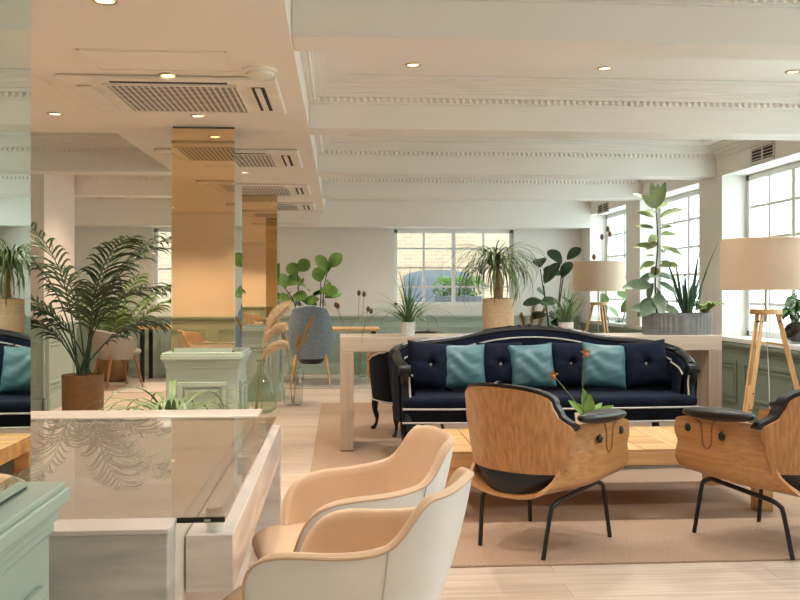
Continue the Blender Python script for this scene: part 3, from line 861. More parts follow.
# ------------------------------------------------------------------ coffee table
tx0, ty1 = at_z(428, 429, .37)
ty0 = at_z(560, 450.5, .37)[1]
tx1 = at_z(768, 512)[0] + .02
t = thing('coffee_table', 'low golden oak block coffee table between the lounge chairs and the sofa', 'table', ((tx0 + tx1) / 2, (ty0 + ty1) / 2, .012))
w, d = (tx1 - tx0) / 2, (ty1 - ty0) / 2
tb = MB().box(-w, -d, .27, w, d, .345); tb.build('apron', oak_table, t, bevel=.004)
n = 10
for i in range(n):
    a, b = lerp(-w, w, i / n) + .002, lerp(-w, w, (i + 1) / n) - .002
    MB().box(a, -d, .346, b, d, .358).build('top_board', wood('oak_board', (.46, .24, .09), (.76, .48, .23), 'Y' if i % 2 else 'X', 15, .4) if i < 2 else bpy.data.materials['oak_board.001' if i % 2 else 'oak_board'], t, bevel=.001)
for sx in (-1, 1):
    for sy in (-1, 1):
        MB().box(sx * (w - .05) - .045, sy * (d - .06) - .045, 0, sx * (w - .05) + .045, sy * (d - .06) + .045, .27).build('leg', oak_table, t, bevel=.003)

# ------------------------------------------------------------------ sofa
sx0, sx1 = xat(392, 6.1), xat(697, 6.1)
SCX, SW = (sx0 + sx1) / 2, (sx1 - sx0) / 2
def make_sofa(label, loc, rz):
    t = thing('sofa', label, 'sofa', loc, rz)
    W = SW
    # plan path of the wrap-round back, left arm front -> back -> right arm front ; (x, y, top z)
    half = [(-W + .03, -.27, .70), (-W + .0, -.10, .735), (-W + .02, .12, .775), (-W + .14, .28, .815), (-W + .40, .345, .842), (-W * .48, .37, .862), (-W * .25, .385, .912), (0, .39, .932)]
    path = half + [(-x, y, z) for (x, y, z) in reversed(half[:-1])]
    C = spline(path, 101)
    nrm = []
    for i in range(101):
        d = C[min(i + 1, 100)] - C[max(i - 1, 0)]; nrm.append(Vector((d.y, -d.x, 0)).normalized())   # points inwards
    th = .09
    bk = MB()
    def P(i, k, zf):      # k across thickness 0 outer..1 inner, zf height fraction
        z = lerp(.33, C[i].z - .01, zf); p = C[i] + nrm[i] * (th * k) - nrm[i] * (.05 * zf * (1 if 12 < i < 88 else .3)) + nrm[i] * .02
        return Vector((p.x, p.y, z))
    bk.grid(lambda u, v: P(round(u * 100), 0, v), 101, 8); bk.grid(lambda u, v: P(round(u * 100), 1 + .25 * math.sin(PI * v), v), 101, 10)
    bk.grid(lambda u, v: P(round(u * 100), v, 1), 101, 3); bk.grid(lambda u, v: P(round(u * 100), v, 0), 101, 3)
    bk.grid(lambda u, v: P(0, u, v), 3, 8); bk.grid(lambda u, v: P(100, u, v), 3, 8)
    bk = bk.build('backrest', navy, t, sharp=60)
    top = [P(i, .45, 1) + Vector((0, 0, .012)) for i in range(101)]
    tr_ = MB().tube(top, [.034] * 101, 10).build('top_rail', blk_wood, t)
    cr = MB()
    for k in range(9):
        p = top[50 + (k - 4) * 2]; cr.ball((p.x, p.y - .01, p.z + .02), .028, .02, .016 + .006 * math.cos((k - 4) * .6), 8, 6)
    cr.build('carved_crest', blk_wood, tr_)
    MB().tube([P(i, 1.02, 1) + Vector((0, 0, -.045)) - nrm[i] * -.012 for i in range(101)], .0065, 6).build('piping', white_cord, bk)
    # front posts, scrolls and seat
    for s in (-1, 1):
        a = P(0 if s < 0 else 100, .5, 1)
        MB().tube(spline([(a.x, a.y, a.z), (a.x, a.y - .035, a.z - .02), (a.x, a.y - .03, a.z - .07), (a.x - s * .005, a.y - .005, .58), (a.x - s * .01, -.29, .44), (a.x - s * .02, -.33, .34)], 24), [.036] * 4 + [.028] * 12 + [.03] * 8, 10).build('arm_post', blk_wood, t)
        MB().lathe([(.0001, -.04), (.036, -.04), (.042, 0), (.036, .04), (.0001, .04)], 16).moved(Matrix.Translation((a.x, a.y - .025, a.z - .005)) @ Matrix.Rotation(PI / 2, 4, 'Y')).build('arm_scroll', blk_wood, t)
        MB().tube(spline([(a.x - s * .03, a.y - .035, a.z - .05), (a.x - s * .034, a.y - .03, .58), (a.x - s * .04, -.325, .44)], 12), .006, 6).build('piping', white_cord, t)
        for yy in (-.30, .30):
            f = -1 if yy < 0 else 1
            xx = s * (W - .12)
            MB().tube(spline([(xx, yy, .34), (xx, yy + f * .035, .25), (xx, yy + f * .01, .12), (xx, yy + f * .03, .03), (xx, yy + f * .045, 0)], 14), [.034] * 3 + [.028] * 3 + [.02] * 5 + [.022] * 3, 10).build('leg', blk_wood, t)
    for xx in (-.33, .33):
        MB().tube(spline([(xx, -.36, .34), (xx, -.39, .25), (xx, -.37, .12), (xx, -.40, 0)], 10), [.034] * 3 + [.024] * 7, 10).build('leg', blk_wood, t)
    def plan(g, front):
        pts = []
        for k in range(25):
            x = lerp(-(W - .06 - g), W - .06 - g, k / 24); pts.append((x, front - .05 * (1 - (x / W) ** 2) + g))
        return pts + [(W - .06 - g, .30), (-(W - .06 - g), .30)]
    MB().prism(plan(0, -.33), .325, .425).build('seat_base', navy_d, t, bevel=.008)
    MB().prism(plan(.0, -.34), .43, .505).build('seat_cushion', navy, t, bevel=.03, seg=4)
    for z in (.335, .428):
        MB().tube([(p[0], p[1] - .012, z) for p in plan(0, -.33)[:25]], .007, 6).build('piping', white_cord, t)
    return t
SOFY = 6.27
sofa = make_sofa('long navy velvet camelback sofa with black frame and white piping', (SCX, SOFY, .016), 0)

def cushion(name, mat, label, x, y, z, s, rz, rx, tuft, roll=0, group=None):
    t = thing(name, label, 'cushion', (x, y, z), rz, group)
    s *= .95
    R = Matrix.Translation((0, 0, s * .5)) @ Matrix.Rotation(rx, 4, 'X') @ Matrix.Rotation(roll, 4, 'Y')
    mb = MB(); n = 25; rnd = random.random() * 6
    def f(sgn):
        def g(u, v):
            a, b = u * 2 - 1, v * 2 - 1
            e = max(0, (1 - abs(a) ** 2.6)) ** .5 * max(0, (1 - abs(b) ** 2.6)) ** .5
            d = .085 * e
            r = math.hypot(a, b); th = math.atan2(b, a)
            if tuft: d *= 1 - .75 * math.exp(-(r / .16) ** 2); d -= .008 * e * max(0, math.cos(th * 4 + .4)) ** 6 * math.exp(-r * 1.2) ; d += .004 * e * math.sin(5 * th + rnd)
            else: d += .0065 * e * math.sin(a * 5 + b * 8 + rnd + 1.5 * math.sin(a * 3 + rnd)) * (1 - .5 * abs(b)); d += .004 * e * math.sin(b * 19 - a * 7 + rnd) * abs(a)
            k = .5 * s * (1 - .07 * (1 - abs(a) ** 2) * (abs(b) ** 4) )
            kx = .5 * s * (1 - .06 * (1 - b * b) * abs(a) ** 4); kz = .5 * s * (1 - .06 * (1 - a * a) * abs(b) ** 4)
            return (a * kx, sgn * d, b * kz)
        return g
    mb.grid(f(-1), n, n); mb.grid(f(1), n, n)
    cv = mb.moved(R).build('cover', mat, t, sharp=80)
    if tuft: MB().ball((0, -.026, 0), .016, .010, .016, 12, 8).moved(R).build('button', white_ceramic, cv)
    return t
cz = .016 + .508
cush = [('navy', 430, 372, .37, .10, 1, 'navy buttoned velvet cushion at the left end of the sofa'),
        ('teal', 463, 371, .35, .0, 0, 'teal satin cushion, leftmost of the three teal ones on the sofa'),
        ('navy', 500, 371, .36, .0, 1, 'navy buttoned cushion between the leftmost and middle teal cushions'),
        ('teal', 532, 369, .35, -.05, 0, 'teal satin cushion in the middle of the sofa, behind the oak chair back'),
        ('navy', 570, 371, .36, .0, 1, 'navy buttoned cushion right behind the orchid flowers'),
        ('teal', 604, 374, .35, .08, 0, 'teal satin cushion, rightmost of the three teal ones on the sofa'),
        ('navy', 645, 371, .37, -.10, 1, 'navy cushion with deep button creases at the right end of the sofa')]
for i, (c, px, py, s, roll, tf, lab) in enumerate(cush):
    yy = SOFY + (.10 if c == 'navy' else .06) + (.03 if i in (2, 4) else 0) - (.04 if i in (0, 6) else 0)
    cushion('velvet_cushion' if tf else 'satin_cushion', navy if tf else teal, lab, xat(px, yy), yy, cz + .005, s, (.12 if i == 0 else -.1 if i == 6 else 0), -.28, tf, roll)

# ------------------------------------------------------------------ console table behind the sofa
KY0 = at_z(347, 453)[1]; KY1 = KY0 + .5
kx0, kx1 = xat(340, KY0), xat(722, KY0)
KZ = zat(500, 336.5, KY0)
t = thing('console_table', 'long pale limed oak console table standing behind the navy sofa', 'table', ((kx0 + kx1) / 2, (KY0 + KY1) / 2, .012))
w, d = (kx1 - kx0) / 2, .25; kz = KZ - .012; leg = .105
MB().box(-w, -d, kz - .115, w, d, kz).build('top', console_m, t, bevel=.004)
kl = wood('limed_oak_upright', (.46, .36, .28), (.58, .47, .38), 'Z', 14, .5)
for s in (-1, 1):
    x0, x1 = sorted((s * w, s * (w - leg))); MB().box(x0, -d, .006, x1, d, kz - .1155).build('leg', kl, t, bevel=.004)
    MB().box(x0 + .005, -d + .005, 0, x1 - .005, d - .005, .006).build('foot_pad', blk_metal, t)

# ------------------------------------------------------------------ dark armchair behind the console
def armchair(label, loc, rz):
    t = thing('armchair', label, 'armchair', loc, rz)
    o, i = MB(), MB()
    h = lambda a: interp([(0, .80), (.7, .78), (1.3, .70), (2.0, .62), (2.5, .58)], a)
    pt = tub(o, i, .33, .34, .27, h, 2.3, .07, .10, .06, .7)
    o.build('outer_shell', navy_d, t, sharp=50); i.build('inner_shell', navy, t, sharp=50)
    c = MB(); cushion_disc(c, .25, .27, .36, .46, .55, .05); c.build('seat_cushion', navy, t)
    MB().tube([pt(lerp(-2.3, 2.3, k / 50), 1, 0, .27) for k in range(51)], .009, 6).build('piping', white_cord, t)
    MB().tube([pt(lerp(-2.3, 2.3, k / 50), .02, -.004, .27) for k in range(51)], .007, 6).build('piping', white_cord, t)
    for sx in (-1, 1):
        for sy in (-1, 1):
            MB().tube(spline([(sx * .2, sy * .2, .29), (sx * .235, sy * .235, .22), (sx * .215, sy * .215, .1), (sx * .225, sy * .225, .03), (sx * .25, sy * .25, 0)], 12), [.032] * 3 + [.024] * 3 + [.014] * 3 + [.02] * 3, 8).build('leg', blk_wood, t)
    return t
ay = at_z(390, 438)[1]
armchair('dark velvet armchair with curved legs, behind the left end of the console', (xat(409, ay + .28), ay + .28, .017), .35)

# ------------------------------------------------------------------ lamps
def tripod_lamp(label, loc, rz):
    t = thing('floor_lamp', label, 'lamp', loc, rz)
    za = 1.075
    for k in range(3):
        a = PI / 2 + .5 + k * 2 * PI / 3
        ca, sa = math.cos(a), math.sin(a); tx, ty = -sa, ca
        top = Vector((ca * .075, sa * .075, za)); bot = Vector((ca * .33, sa * .33, .0)); mid = top.lerp(bot, .62)
        mb = MB()
        for s in (-1, 1):
            o = Vector((tx, ty, 0)) * (s * .019)
            mb.bar(top + o, mid + o, .014, .034, (ca, sa, 0))
        lg = mb.build('upper_leg', tripod_m, t, bevel=.002)
        ll = MB().bar(top.lerp(bot, .45), bot, .020, .03, (ca, sa, 0)).build('lower_leg', tripod_m, lg, bevel=.002)
        for q in (.5, .6, .05):
            p = top.lerp(bot, q); MB().tube([p - Vector((tx, ty, 0)) * .03, p + Vector((tx, ty, 0)) * .03], .006, 8).build('bolt', blk_metal, lg)
        MB().bar(Vector((0, 0, za - .20)), top.lerp(bot, .2), .022, .014).build('brace', tripod_m, t)
    MB().lathe([(.0001, za - .005), (.105, za - .005), (.105, za + .03), (.0001, za + .03)], 24).build('head', tripod_m, t, bevel=.003)
    MB().lathe([(.012, za - .06), (.012, 1.42)], 12).build('pole', steel, t)
    MB().tube(spline([(.0, 0, za - .06), (.02, .03, .6), (.03, .06, .2), (.1, .16, .008)], 20), .003, 6).build('cable', white_ceramic, t)
    sh = MB(); R, z0, z1 = .30, 1.24, 1.585
    sh.lathe([(R, z0), (R, z1)], 64); sh.f = [f for f in sh.f if len(f) == 4]
    sh.lathe([(R - .004, z0), (R - .004, z1)], 64); sh.f = [f for f in sh.f if len(f) == 4]
    shade = sh.build('shade', linen_m, t, normals=False)
    tr = MB()
    for z in (z0, z1): tr.tube([(R * math.cos(2 * PI * k / 64), R * math.sin(2 * PI * k / 64), z) for k in range(64)], .004, 6, True)
    tr.build('shade_trim', linen_m, shade)
    sp = MB()
    for k in range(3):
        a = k * 2 * PI / 3; sp.tube([(0, 0, 1.42), (R * math.cos(a), R * math.sin(a), 1.42)], .003, 6)
    sp.build('shade_spider', steel, shade)
    return t
lx, ly = xat(766, 5.9), 5.9
lamp = tripod_lamp('large tripod floor lamp with beige drum shade at the right edge', (lx, ly, .012), -.45)
dup(lamp, (xat(599, 10.3), 10.3, 0), .8, 'smaller looking tripod lamp with drum shade, far behind the console by the window')

# ------------------------------------------------------------------ plants
def blade(mb, base, az, L, w, rise, droop, n=8, fold=.25, wob=0):
    """arching strap leaf: az azimuth, rise initial elevation angle, droop total bend"""
    p = Vector(base); pts = [p.copy()]; ws = [w * .6]
    for i in range(n):
        t = (i + 1) / n; e = rise - droop * t ** 1.3
        a = az + wob * t
        p = p + Vector((math.cos(a) * math.cos(e), math.sin(a) * math.cos(e), math.sin(e))) * (L / n)
        pts.append(p.copy()); ws.append(w * max(.03, math.sin(PI * (.18 + .82 * t)) ** .6 if t < 1 else .03))
    mb.strip(pts, ws, (-math.sin(az), math.cos(az), 0), fold)
def oval(mb, base, d, L, w, up=(0, 0, 1), curl=.25, n=7, waist=False):
    d = Vector(d).normalized(); side = d.cross(Vector(up))
    side = side.normalized() if side.length > .05 else d.orthogonal().normalized()
    nn = side.cross(d); pts = []; ws = []
    for i in range(n + 1):
        t = i / n
        pts.append(Vector(base) + d * (L * t) - nn * (curl * L * t * t))
        k = math.sin(PI * min(.985, max(.015, t ** .85))) ** .75
        if waist: k = max(.05, math.sin(PI * min(.98, t)) ** .6 * (0.62 + .55 * t))
        ws.append(w * k)
    mb.strip(pts, ws, side, .18)
def frond(leaf, stem, base, az, L, rise, droop, pairs=15, ll=.34, w=.014, start=.38):
    p = Vector(base); pts = [p.copy()]; n = 24; dirs = []
    for i in range(n):
        t = (i + 1) / n; e = rise - droop * t ** 1.8
        d = Vector((math.cos(az) * math.cos(e), math.sin(az) * math.cos(e), math.sin(e))); dirs.append(d)
        p = p + d * (L / n); pts.append(p.copy())
    stem.tube(pts, [lerp(.009, .002, i / n) for i in range(n + 1)], 6)
    side0 = Vector((-math.sin(az), math.cos(az), 0))
    for k in range(pairs):
        t = lerp(start, .985, k / (pairs - 1)); i = min(int(t * n), n - 1)
        q = pts[i].lerp(pts[i + 1], t * n - i); d = dirs[i]
        l = ll * (math.sin(PI * (.22 + .62 * (t - start) / (1 - start)))) * random.uniform(.85, 1.1)
        for s in (-1, 1):
            sd = side0 * s; v = (d * random.uniform(.6, .9) + sd * random.uniform(.6, .85) + Vector((0, 0, random.uniform(.0, .3)))).normalized()
            lp = [q]; c = q.copy(); ws = [w * .4]
            for m in range(5):
                u = (m + 1) / 5; vv = (v + Vector((0, 0, -1)) * (1.15 * u * u)).normalized()
                c = c + vv * (l / 5); lp.append(c.copy()); ws.append(w * (math.sin(PI * (.25 + .74 * u)) ** .7 if u < 1 else .05))
            leaf.strip(lp, ws, d.cross(Vector((0, 0, 1))).cross(v) if False else d, .2)
def pot_lathe(prof, name, mat, t, n=36): return MB().lathe(prof, n).build(name, mat, t)
def fill(t, r, z, mat=soil, bumpy=True):
    mb = MB()
    mb.grid(lambda u, v: (r * v * math.cos(2 * PI * u), r * v * math.sin(2 * PI * u), z + (.012 * math.sin(u * 40) * math.sin(v * 9) if bumpy else 0) + .012 * (1 - v)), 24, 6, cu=True)
    return mb.build('soil' if mat is soil else 'bark_chips', mat, t)

# big kentia palm, left
PX, PY = xat(83, 7.6), 7.6
t = thing('potted_palm', 'large dark kentia palm in a brown woven rattan planter, left of the column', 'plant', (PX, PY, 0))
pw = .17; zt = zat(83, 376, PY - .17)
pl_ = pot_lathe([(pw * .94, 0), (pw * .97, .03), (pw, zt - .02), (pw, zt), (pw * .95, zt), (pw * .93, zt - .03), (.0001, zt - .03)], 'planter', brown_weave, t)
fill(pl_, pw * .94, zt - .025)
lf, st = MB(), MB()
specs = [(.55, 1.45, 1.38, 1.15), (-.25, 1.10, 1.30, 1.5), (1.3, 1.35, 1.42, 1.0), (2.2, 1.2, 1.35, 1.25), (2.9, 1.15, 1.22, 1.5), (3.4, 1.05, 1.25, 1.55), (-2.4, .95, 1.2, 1.35),
         (-1.2, 1.05, 1.28, 1.3), (3.1, .75, 1.15, 1.3), (2.6, 1.4, 1.48, .95), (.0, .75, 1.0, 1.1), (.3, 1.25, 1.45, .9), (3.5, 1.35, 1.45, 1.1), (-.9, 1.3, 1.45, 1.2)]
for az, L, rise, dr in specs:
    frond(lf, st, (random.uniform(-.05, .05), random.uniform(-.05, .05), zt), az, L * 1.08, rise, dr, 17, .36, .0105, .36)
lf.build('fronds', palm_m, t, sharp=180, normals=False); st.build('stems', dark_leaf, t)
# second palm farther
QX, QY = xat(112, 12.3), 12.3
t = thing('potted_palm', 'lighter green palm in a woven basket behind the grey tub chair', 'plant', (QX, QY, .01))
pot_lathe([(.17, 0), (.2, .05), (.22, .2), (.2, .3), (.185, .3), (.18, .27), (.0001, .27)], 'basket', brown_weave, t)
lf, st = MB(), MB()
for az, L, rise, dr in ((.1, 1.5, 1.15, .75), (.35, 1.35, 1.3, 1.0), (-.3, 1.3, 1.0, .7), (1.2, 1.4, 1.4, .9), (2.4, 1.3, 1.3, 1.1), (3.0, 1.2, 1.2, 1.0), (-2.5, 1.1, 1.3, 1.2), (-1.2, 1.0, 1.2, 1.2), (1.8, 1.1, 1.35, 1.1)):
    frond(lf, st, (0, 0, .28), az, L, rise, dr, 13, .32, .018)
lf.build('fronds', palm_l, t, sharp=180, normals=False); st.build('stems', stem_g, t)

# strappy plant behind the counter
SX_, SY_ = xat(172, cy1 + .62), cy1 + .62
t = thing('potted_plant', 'green strappy plant arching up behind the far edge of the marble counter', 'plant', (SX_, SY_, 0))
pot_lathe([(.13, 0), (.16, .5), (.15, .5), (.145, .46), (.0001, .46)], 'pot', white_ceramic, t)
lf = MB()
for i in range(34):
    a = i * 2.39; blade(lf, (.03 * math.cos(a), .03 * math.sin(a), .47), a, random.uniform(.42, .66), .011, random.uniform(1.0, 1.45), random.uniform(1.7, 2.5), 10)
lf.build('leaves', grass_m, t, sharp=180, normals=False)

KMID = (KY0 + KY1) / 2
kzt = KZ
def kpos(px, dy=0): return (xat(px, KMID + dy), KMID + dy, kzt)
# spiky white pot plant on console
t = thing('potted_plant', 'spiky grass plant in a small white pot near the left end of the console', 'plant', kpos(408, -.1))
pot_lathe([(.052, 0), (.06, .11), (.054, .11), (.05, .09), (.0001, .09)], 'pot', white_ceramic, t)
lf = MB()
for i in range(46):
    a = i * 2.39996; L = random.uniform(.28, .52)
    blade(lf, (.02 * math.cos(a), .02 * math.sin(a), .09), a, L, .0065, random.uniform(.75, 1.4), random.uniform(.9, 2.1), 9)
for i in range(8):
    a = random.uniform(0, 6.28); blade(lf, (0, 0, .09), a, random.uniform(.4, .5), .005, random.uniform(1.35, 1.55), .3, 8)
for a, L in ((PI + .2, .55), (PI + .6, .5), (-.3, .45)): blade(lf, (0, 0, .09), a, L + .15, .006, .9, 2.6, 12)
lf.build('leaves', grass_m, t, sharp=180, normals=False)
# ponytail palm in basket
t = thing('ponytail_palm', 'ponytail palm with swollen trunk in a tall pale woven basket on the console', 'plant', kpos(498, 0))
R = .125; H = .29
pot_lathe([(R * .93, 0), (R, .02), (R * 1.02, H * .5), (R, H), (R * .9, H), (R * .88, H - .04), (.0001, H - .04)], 'basket', basket_m, t)
fill(t, R * .95, H - .005, moss)
MB().tube([(0, 0, H - .03), (.004, 0, H + .05), (0, 0, H + .13), (-.012, 0, H + .22), (-.02, 0, H + .30)], [.045, .035, .027, .024, .03], 12).build('trunk', trunk_m, t)
lf = MB()
for i in range(210):
    a = i * 2.39996; L = random.uniform(.34, .56)
    blade(lf, (-.02 + .02 * math.cos(a), .02 * math.sin(a), H + .27 + random.uniform(-.05, .05)), a, L, random.uniform(.004, .0065), random.uniform(.1, 1.25), random.uniform(1.7, 2.9), 10, .2, random.uniform(-.5, .5))
for a, L in ((PI + .1, .75), (0.1, .75), (PI - .3, .8), (.4, .7)): blade(lf, (-.02, 0, H + .3), a, L, .005, 1.0, 3.2, 14)
lf.build('leaves', leafmat('ponytail_leaf', (.06, .11, .035), (.16, .22, .08)), t, sharp=180, normals=False)
# grass in white pot, right of it
t = thing('potted_plant', 'upright grassy plant in a white ribbed pot right of the ponytail palm on the console', 'plant', kpos(566, .02))
pot_lathe([(.055, 0), (.062, .10), (.056, .10), (.052, .085), (.0001, .085)], 'pot', white_ceramic, t)
lf = MB()
for i in range(46):
    a = i * 2.39996; blade(lf, (.02 * math.cos(a), .02 * math.sin(a), .085), a, random.uniform(.22, .42), .006, random.uniform(.9, 1.5), random.uniform(.3, 1.4), 8)
lf.build('leaves', grass_m, t, sharp=180, normals=False)
# zinc trough with rubber plant, snake plant and fern: the trough is the thing, plants stand in it
TL = thing('zinc_trough', 'oval ribbed galvanised trough at the right end of the console', 'planter', kpos(677, .0))
tw, td, thh = (xat(710, KMID) - xat(644, KMID)) / 2, .14, .175
def trough(u, v):
    a = 2 * PI * u; r = 1 + .012 * math.cos(a * 44)
    k = 1 + .02 * v
    if v > .9 or v < .06: r = 1.014
    return (tw * r * k * spow(math.cos(a), .7), td * r * k * spow(math.sin(a), .8), thh * v)
mb = MB().grid(trough, 264, 12, cu=True); mb.grid(lambda u, v: (lambda p: (p[0] * (.96 - .05 * v), p[1] * (.96 - .05 * v), thh - .02 * v))(trough(u, 1)), 264, 2, cu=True)
mb.grid(lambda u, v: (lambda p: (p[0] * v, p[1] * v, .0))(trough(u, 0)), 264, 2, cu=True)
mb.build('tub', zinc, TL, sharp=60)
mb = MB(); mb.grid(lambda u, v: (tw * .97 * v * spow(math.cos(2 * PI * u), .7), td * .97 * v * spow(math.sin(2 * PI * u), .8), thh - .012 + .02 * math.sin(u * 37) * math.sin(v * 8) * v * (1 - v)), 48, 8, cu=True)
mb.build('bark_chips', moss, TL)
bx, by, bz = kpos(677)
RX = xat(657, KMID) 
t = thing('rubber_plant', 'tall variegated rubber plant rising from the left of the zinc trough', 'plant', (RX, KMID, bz + thh - .012))
top = Vector((xat(656, KMID) - RX, 0, zat(656, 205, KMID) - bz - thh))
stp = spline([(.0, 0, -.02), (-.012, .01, top.z * .3), (.006, .0, top.z * .65), (top.x, 0, top.z)], 24)
MB().tube(stp, [lerp(.009, .004, i / 23) for i in range(24)], 8).build('stem', stem_m, t)
lf, ld_ = MB(), MB()
nl = 36
for i in range(nl):
    k = i / (nl - 1); zf = .10 + .9 * k
    p = stp[min(23, int(zf * 23))]; a = i * 2.39996 + .6
    el = random.uniform(-.35, .25) if k < .75 else random.uniform(.1, .7)
    if k < .45: el = random.uniform(-.9, .2)
    d = Vector((math.cos(a) * math.cos(el), math.sin(a) * math.cos(el), math.sin(el)))
    L = random.uniform(.17, .25) if k < .4 else random.uniform(.13, .19)
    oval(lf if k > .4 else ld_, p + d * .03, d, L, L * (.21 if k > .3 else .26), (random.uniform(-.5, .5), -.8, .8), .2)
for (dx, dz, L) in ((-.22, 1, .21), (.35, 1, .22), (.05, .9, .19), (-.5, .4, .16)):
    oval(lf, stp[-1] - Vector((0, 0, .01)), (dx, -.15, dz), L, .040, (0, -1, .25), .1)
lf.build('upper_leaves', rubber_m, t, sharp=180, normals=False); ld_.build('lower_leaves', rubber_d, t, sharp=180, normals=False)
t = thing('snake_plant', 'cluster of upright snake plant blades in the middle of the zinc trough', 'plant', (xat(686, KMID), KMID - .02, bz + thh - .012))
lf = MB()
for i in range(22):
    a = i * 2.4; r = random.uniform(.01, .075)
    blade(lf, (r * math.cos(a) * 1.2, r * math.sin(a), 0), a, random.uniform(.22, .50) if i > 2 else .64 - .06 * i, random.uniform(.011, .016), random.uniform(1.18, 1.5), random.uniform(-.1, .35), 7, .5)
lf.build('leaves', snake_m, t, sharp=180, normals=False)
t = thing('fern', 'small lime green fern spilling at the right end of the zinc trough', 'plant', (xat(704, KMID), KMID - .03, bz + thh - .012))
lf, st = MB(), MB()
for i in range(14):
    frond(lf, st, (0, 0, 0), i * 2.4, random.uniform(.12, .22), random.uniform(.6, 1.3), 1.3, 9, .05, .006, .2)
lf.build('fronds', fern_m, t, sharp=180, normals=False); st.build('stems', stem_g, t)

# dark leafy plant & pampas behind the console
def leafy(label, loc, h, nst, mat, pot_mat, leafL, leafW, spread, r=.13, ph=.25, waist=True, per=7, name='potted_plant', lean=0):
    t = thing(name, label, 'plant', loc)
    pot_lathe([(r * .85, 0), (r, ph), (r * .92, ph), (r * .9, ph - .03), (.0001, ph - .03)], 'pot', pot_mat, t)
    st, lf = MB(), MB()
    for s in range(nst):
        a = s * 2 * PI / nst + .4; hh = h * random.uniform(.72, 1.0) if s else h
        tp = Vector((math.cos(a) * spread + lean * hh, math.sin(a) * spread, hh))
        pts = spline([(math.cos(a) * .03, math.sin(a) * .03, ph - .04), (tp.x * .35, tp.y * .35, ph + (hh - ph) * .5), tp], 14)
        st.tube(pts, [lerp(.011, .005, i / 13) for i in range(14)], 7)
        for k in range(per):
            q = pts[min(13, int(13 * (.42 + .58 * k / (per - 1))))]; b = k * 2.39996 + s
            el = random.uniform(-.2, .5) if k < per - 2 else random.uniform(.4, 1.2)
            d = Vector((math.cos(b) * math.cos(el), math.sin(b) * math.cos(el), math.sin(el)))
            oval(lf, q + d * .02, d, leafL * random.uniform(.75, 1.1), leafW * random.uniform(.8, 1.1), (random.uniform(-.7, .7), -.9, .7), .3, 8, waist)
    st.build('stems', stem_m, t); lf.build('leaves', mat, t, sharp=180, normals=False)
    return t
y_ = 8.9
leafy('dark glossy leafed plant on tall thin stems behind the console, left of the far lamp', (xat(553, y_), y_, .012), zat(560, 262, y_), 4, dark_leaf, white_ceramic, .22, .075, .16, per=6)
leafy('pale spreading plant with drooping leaves low beside the far lamp', (xat(617, 11.6), 11.6, 0), zat(611, 300, 11.6), 3, leafmat('mid_green_leaf', (.09, .2, .06), (.25, .34, .14)), white_ceramic, .2, .08, .18, per=5)

def plume(mb, st, base, tip, L, w, droop=(0.3, 0, 0), nn=260):
    base, tip = Vector(base), Vector(tip)
    d = (tip - base); pts = [base, base.lerp(tip, .5) + Vector((0, 0, .02)), tip]
    sp = spline(pts, 14); st.tube(sp, [.004] * 14, 5)
    dr = Vector(droop); cur = tip.copy(); path = []; v = d.normalized()
    for i in range(16):
        path.append(cur.copy()); v = (v + dr * .10 + Vector((0, 0, -.03 * i / 16))).normalized(); cur = cur + v * (L / 16)
    for i in range(nn):
        t = random.random() ** .8; k = t * 15; j = min(int(k), 14); p = path[j].lerp(path[j + 1], k - j)
        vv = (path[j + 1] - path[j]).normalized()
        q = Vector((random.gauss(0, 1), random.gauss(0, 1), random.gauss(0, 1))); q = (q - vv * q.dot(vv)).normalized()
        s = math.sin(PI * min(1, .12 + .85 * t)) ** .7
        l = w * s * random.uniform(.6, 1.2)
        a1 = p + (vv * .9 + q * .55).normalized() * l * .6; a2 = a1 + (vv * .8 + q * .45 + dr * .5 + Vector((0, 0, -.45))).normalized() * l * .7
        mb.strip([p, a1, a2], [.0022, .0024, .0006], q.cross(vv), 0)
def pampas(label, loc, stems, mat=pampas_m, nn=420, w=.12):
    t = thing('pampas_grass', label, 'dried grass', loc)
    mb, st = MB(), MB()
    for (b, tp, L, dr) in stems: plume(mb, st, b, tp, L, w, dr, nn)
    mb.build('plumes', mat, t, sharp=180, normals=False); st.build('stalks', straw, t)
    return t
def bottle(label, loc, prof, mat):
    t = thing('glass_vase', label, 'vase', loc)
    inner = [(max(.0001, r - .006), z + .006) for r, z in prof]
    MB().lathe(prof, 40).build('bottle', mat, t)
    o = kids(t)[0]
    return t
def open_lathe(prof, n=40):
    m = MB().lathe(prof, n); m.f = [f for f in m.f if len(f) == 4]; return m
v1y = at_z(261, 412)[1]; v1x = xat(261, v1y)
t = thing('glass_vase', 'large pear shaped green glass bottle vase on the floor holding pale pampas plumes', 'vase', (v1x, v1y, 0))
prof = [(.0001, .004), (.11, .0), (.15, .03), (.165, .10), (.155, .19), (.115, .29), (.07, .37), (.04, .44), (.032, .50), (.045, .53)]
open_lathe(prof).build('bottle', vase_m, t)
b = MB(); b.tube([(.045 * math.cos(2 * PI * k / 24), .045 * math.sin(2 * PI * k / 24), .53) for k in range(24)], .006, 6, True); b.build('lip', vase_m, t)
pampas('three pale feathery pampas plumes leaning in the large green bottle', (v1x, v1y, 0),
       [((-.05, 0, .02), (.02, 0, .66), .36, (.9, 0, 0)), ((-.06, .03, .02), (.03, .02, .70), .50, (.55, 0, .0)), ((-.04, -.03, .02), (.01, -.01, .52), .34, (1.2, 0, -.1)), ((0, .04, .02), (.045, .05, .78), .46, (.7, 0, 0))])
v2y = at_z(293, 405)[1]; v2x = xat(293, v2y)
t = thing('glass_vase', 'clear glass jar with shoulders on the floor, right of the green bottle', 'vase', (v2x, v2y, 0))
prof = [(.0001, .004), (.09, .0), (.105, .03), (.11, .22), (.10, .29), (.06, .34), (.034, .37), (.034, .42), (.046, .43)]
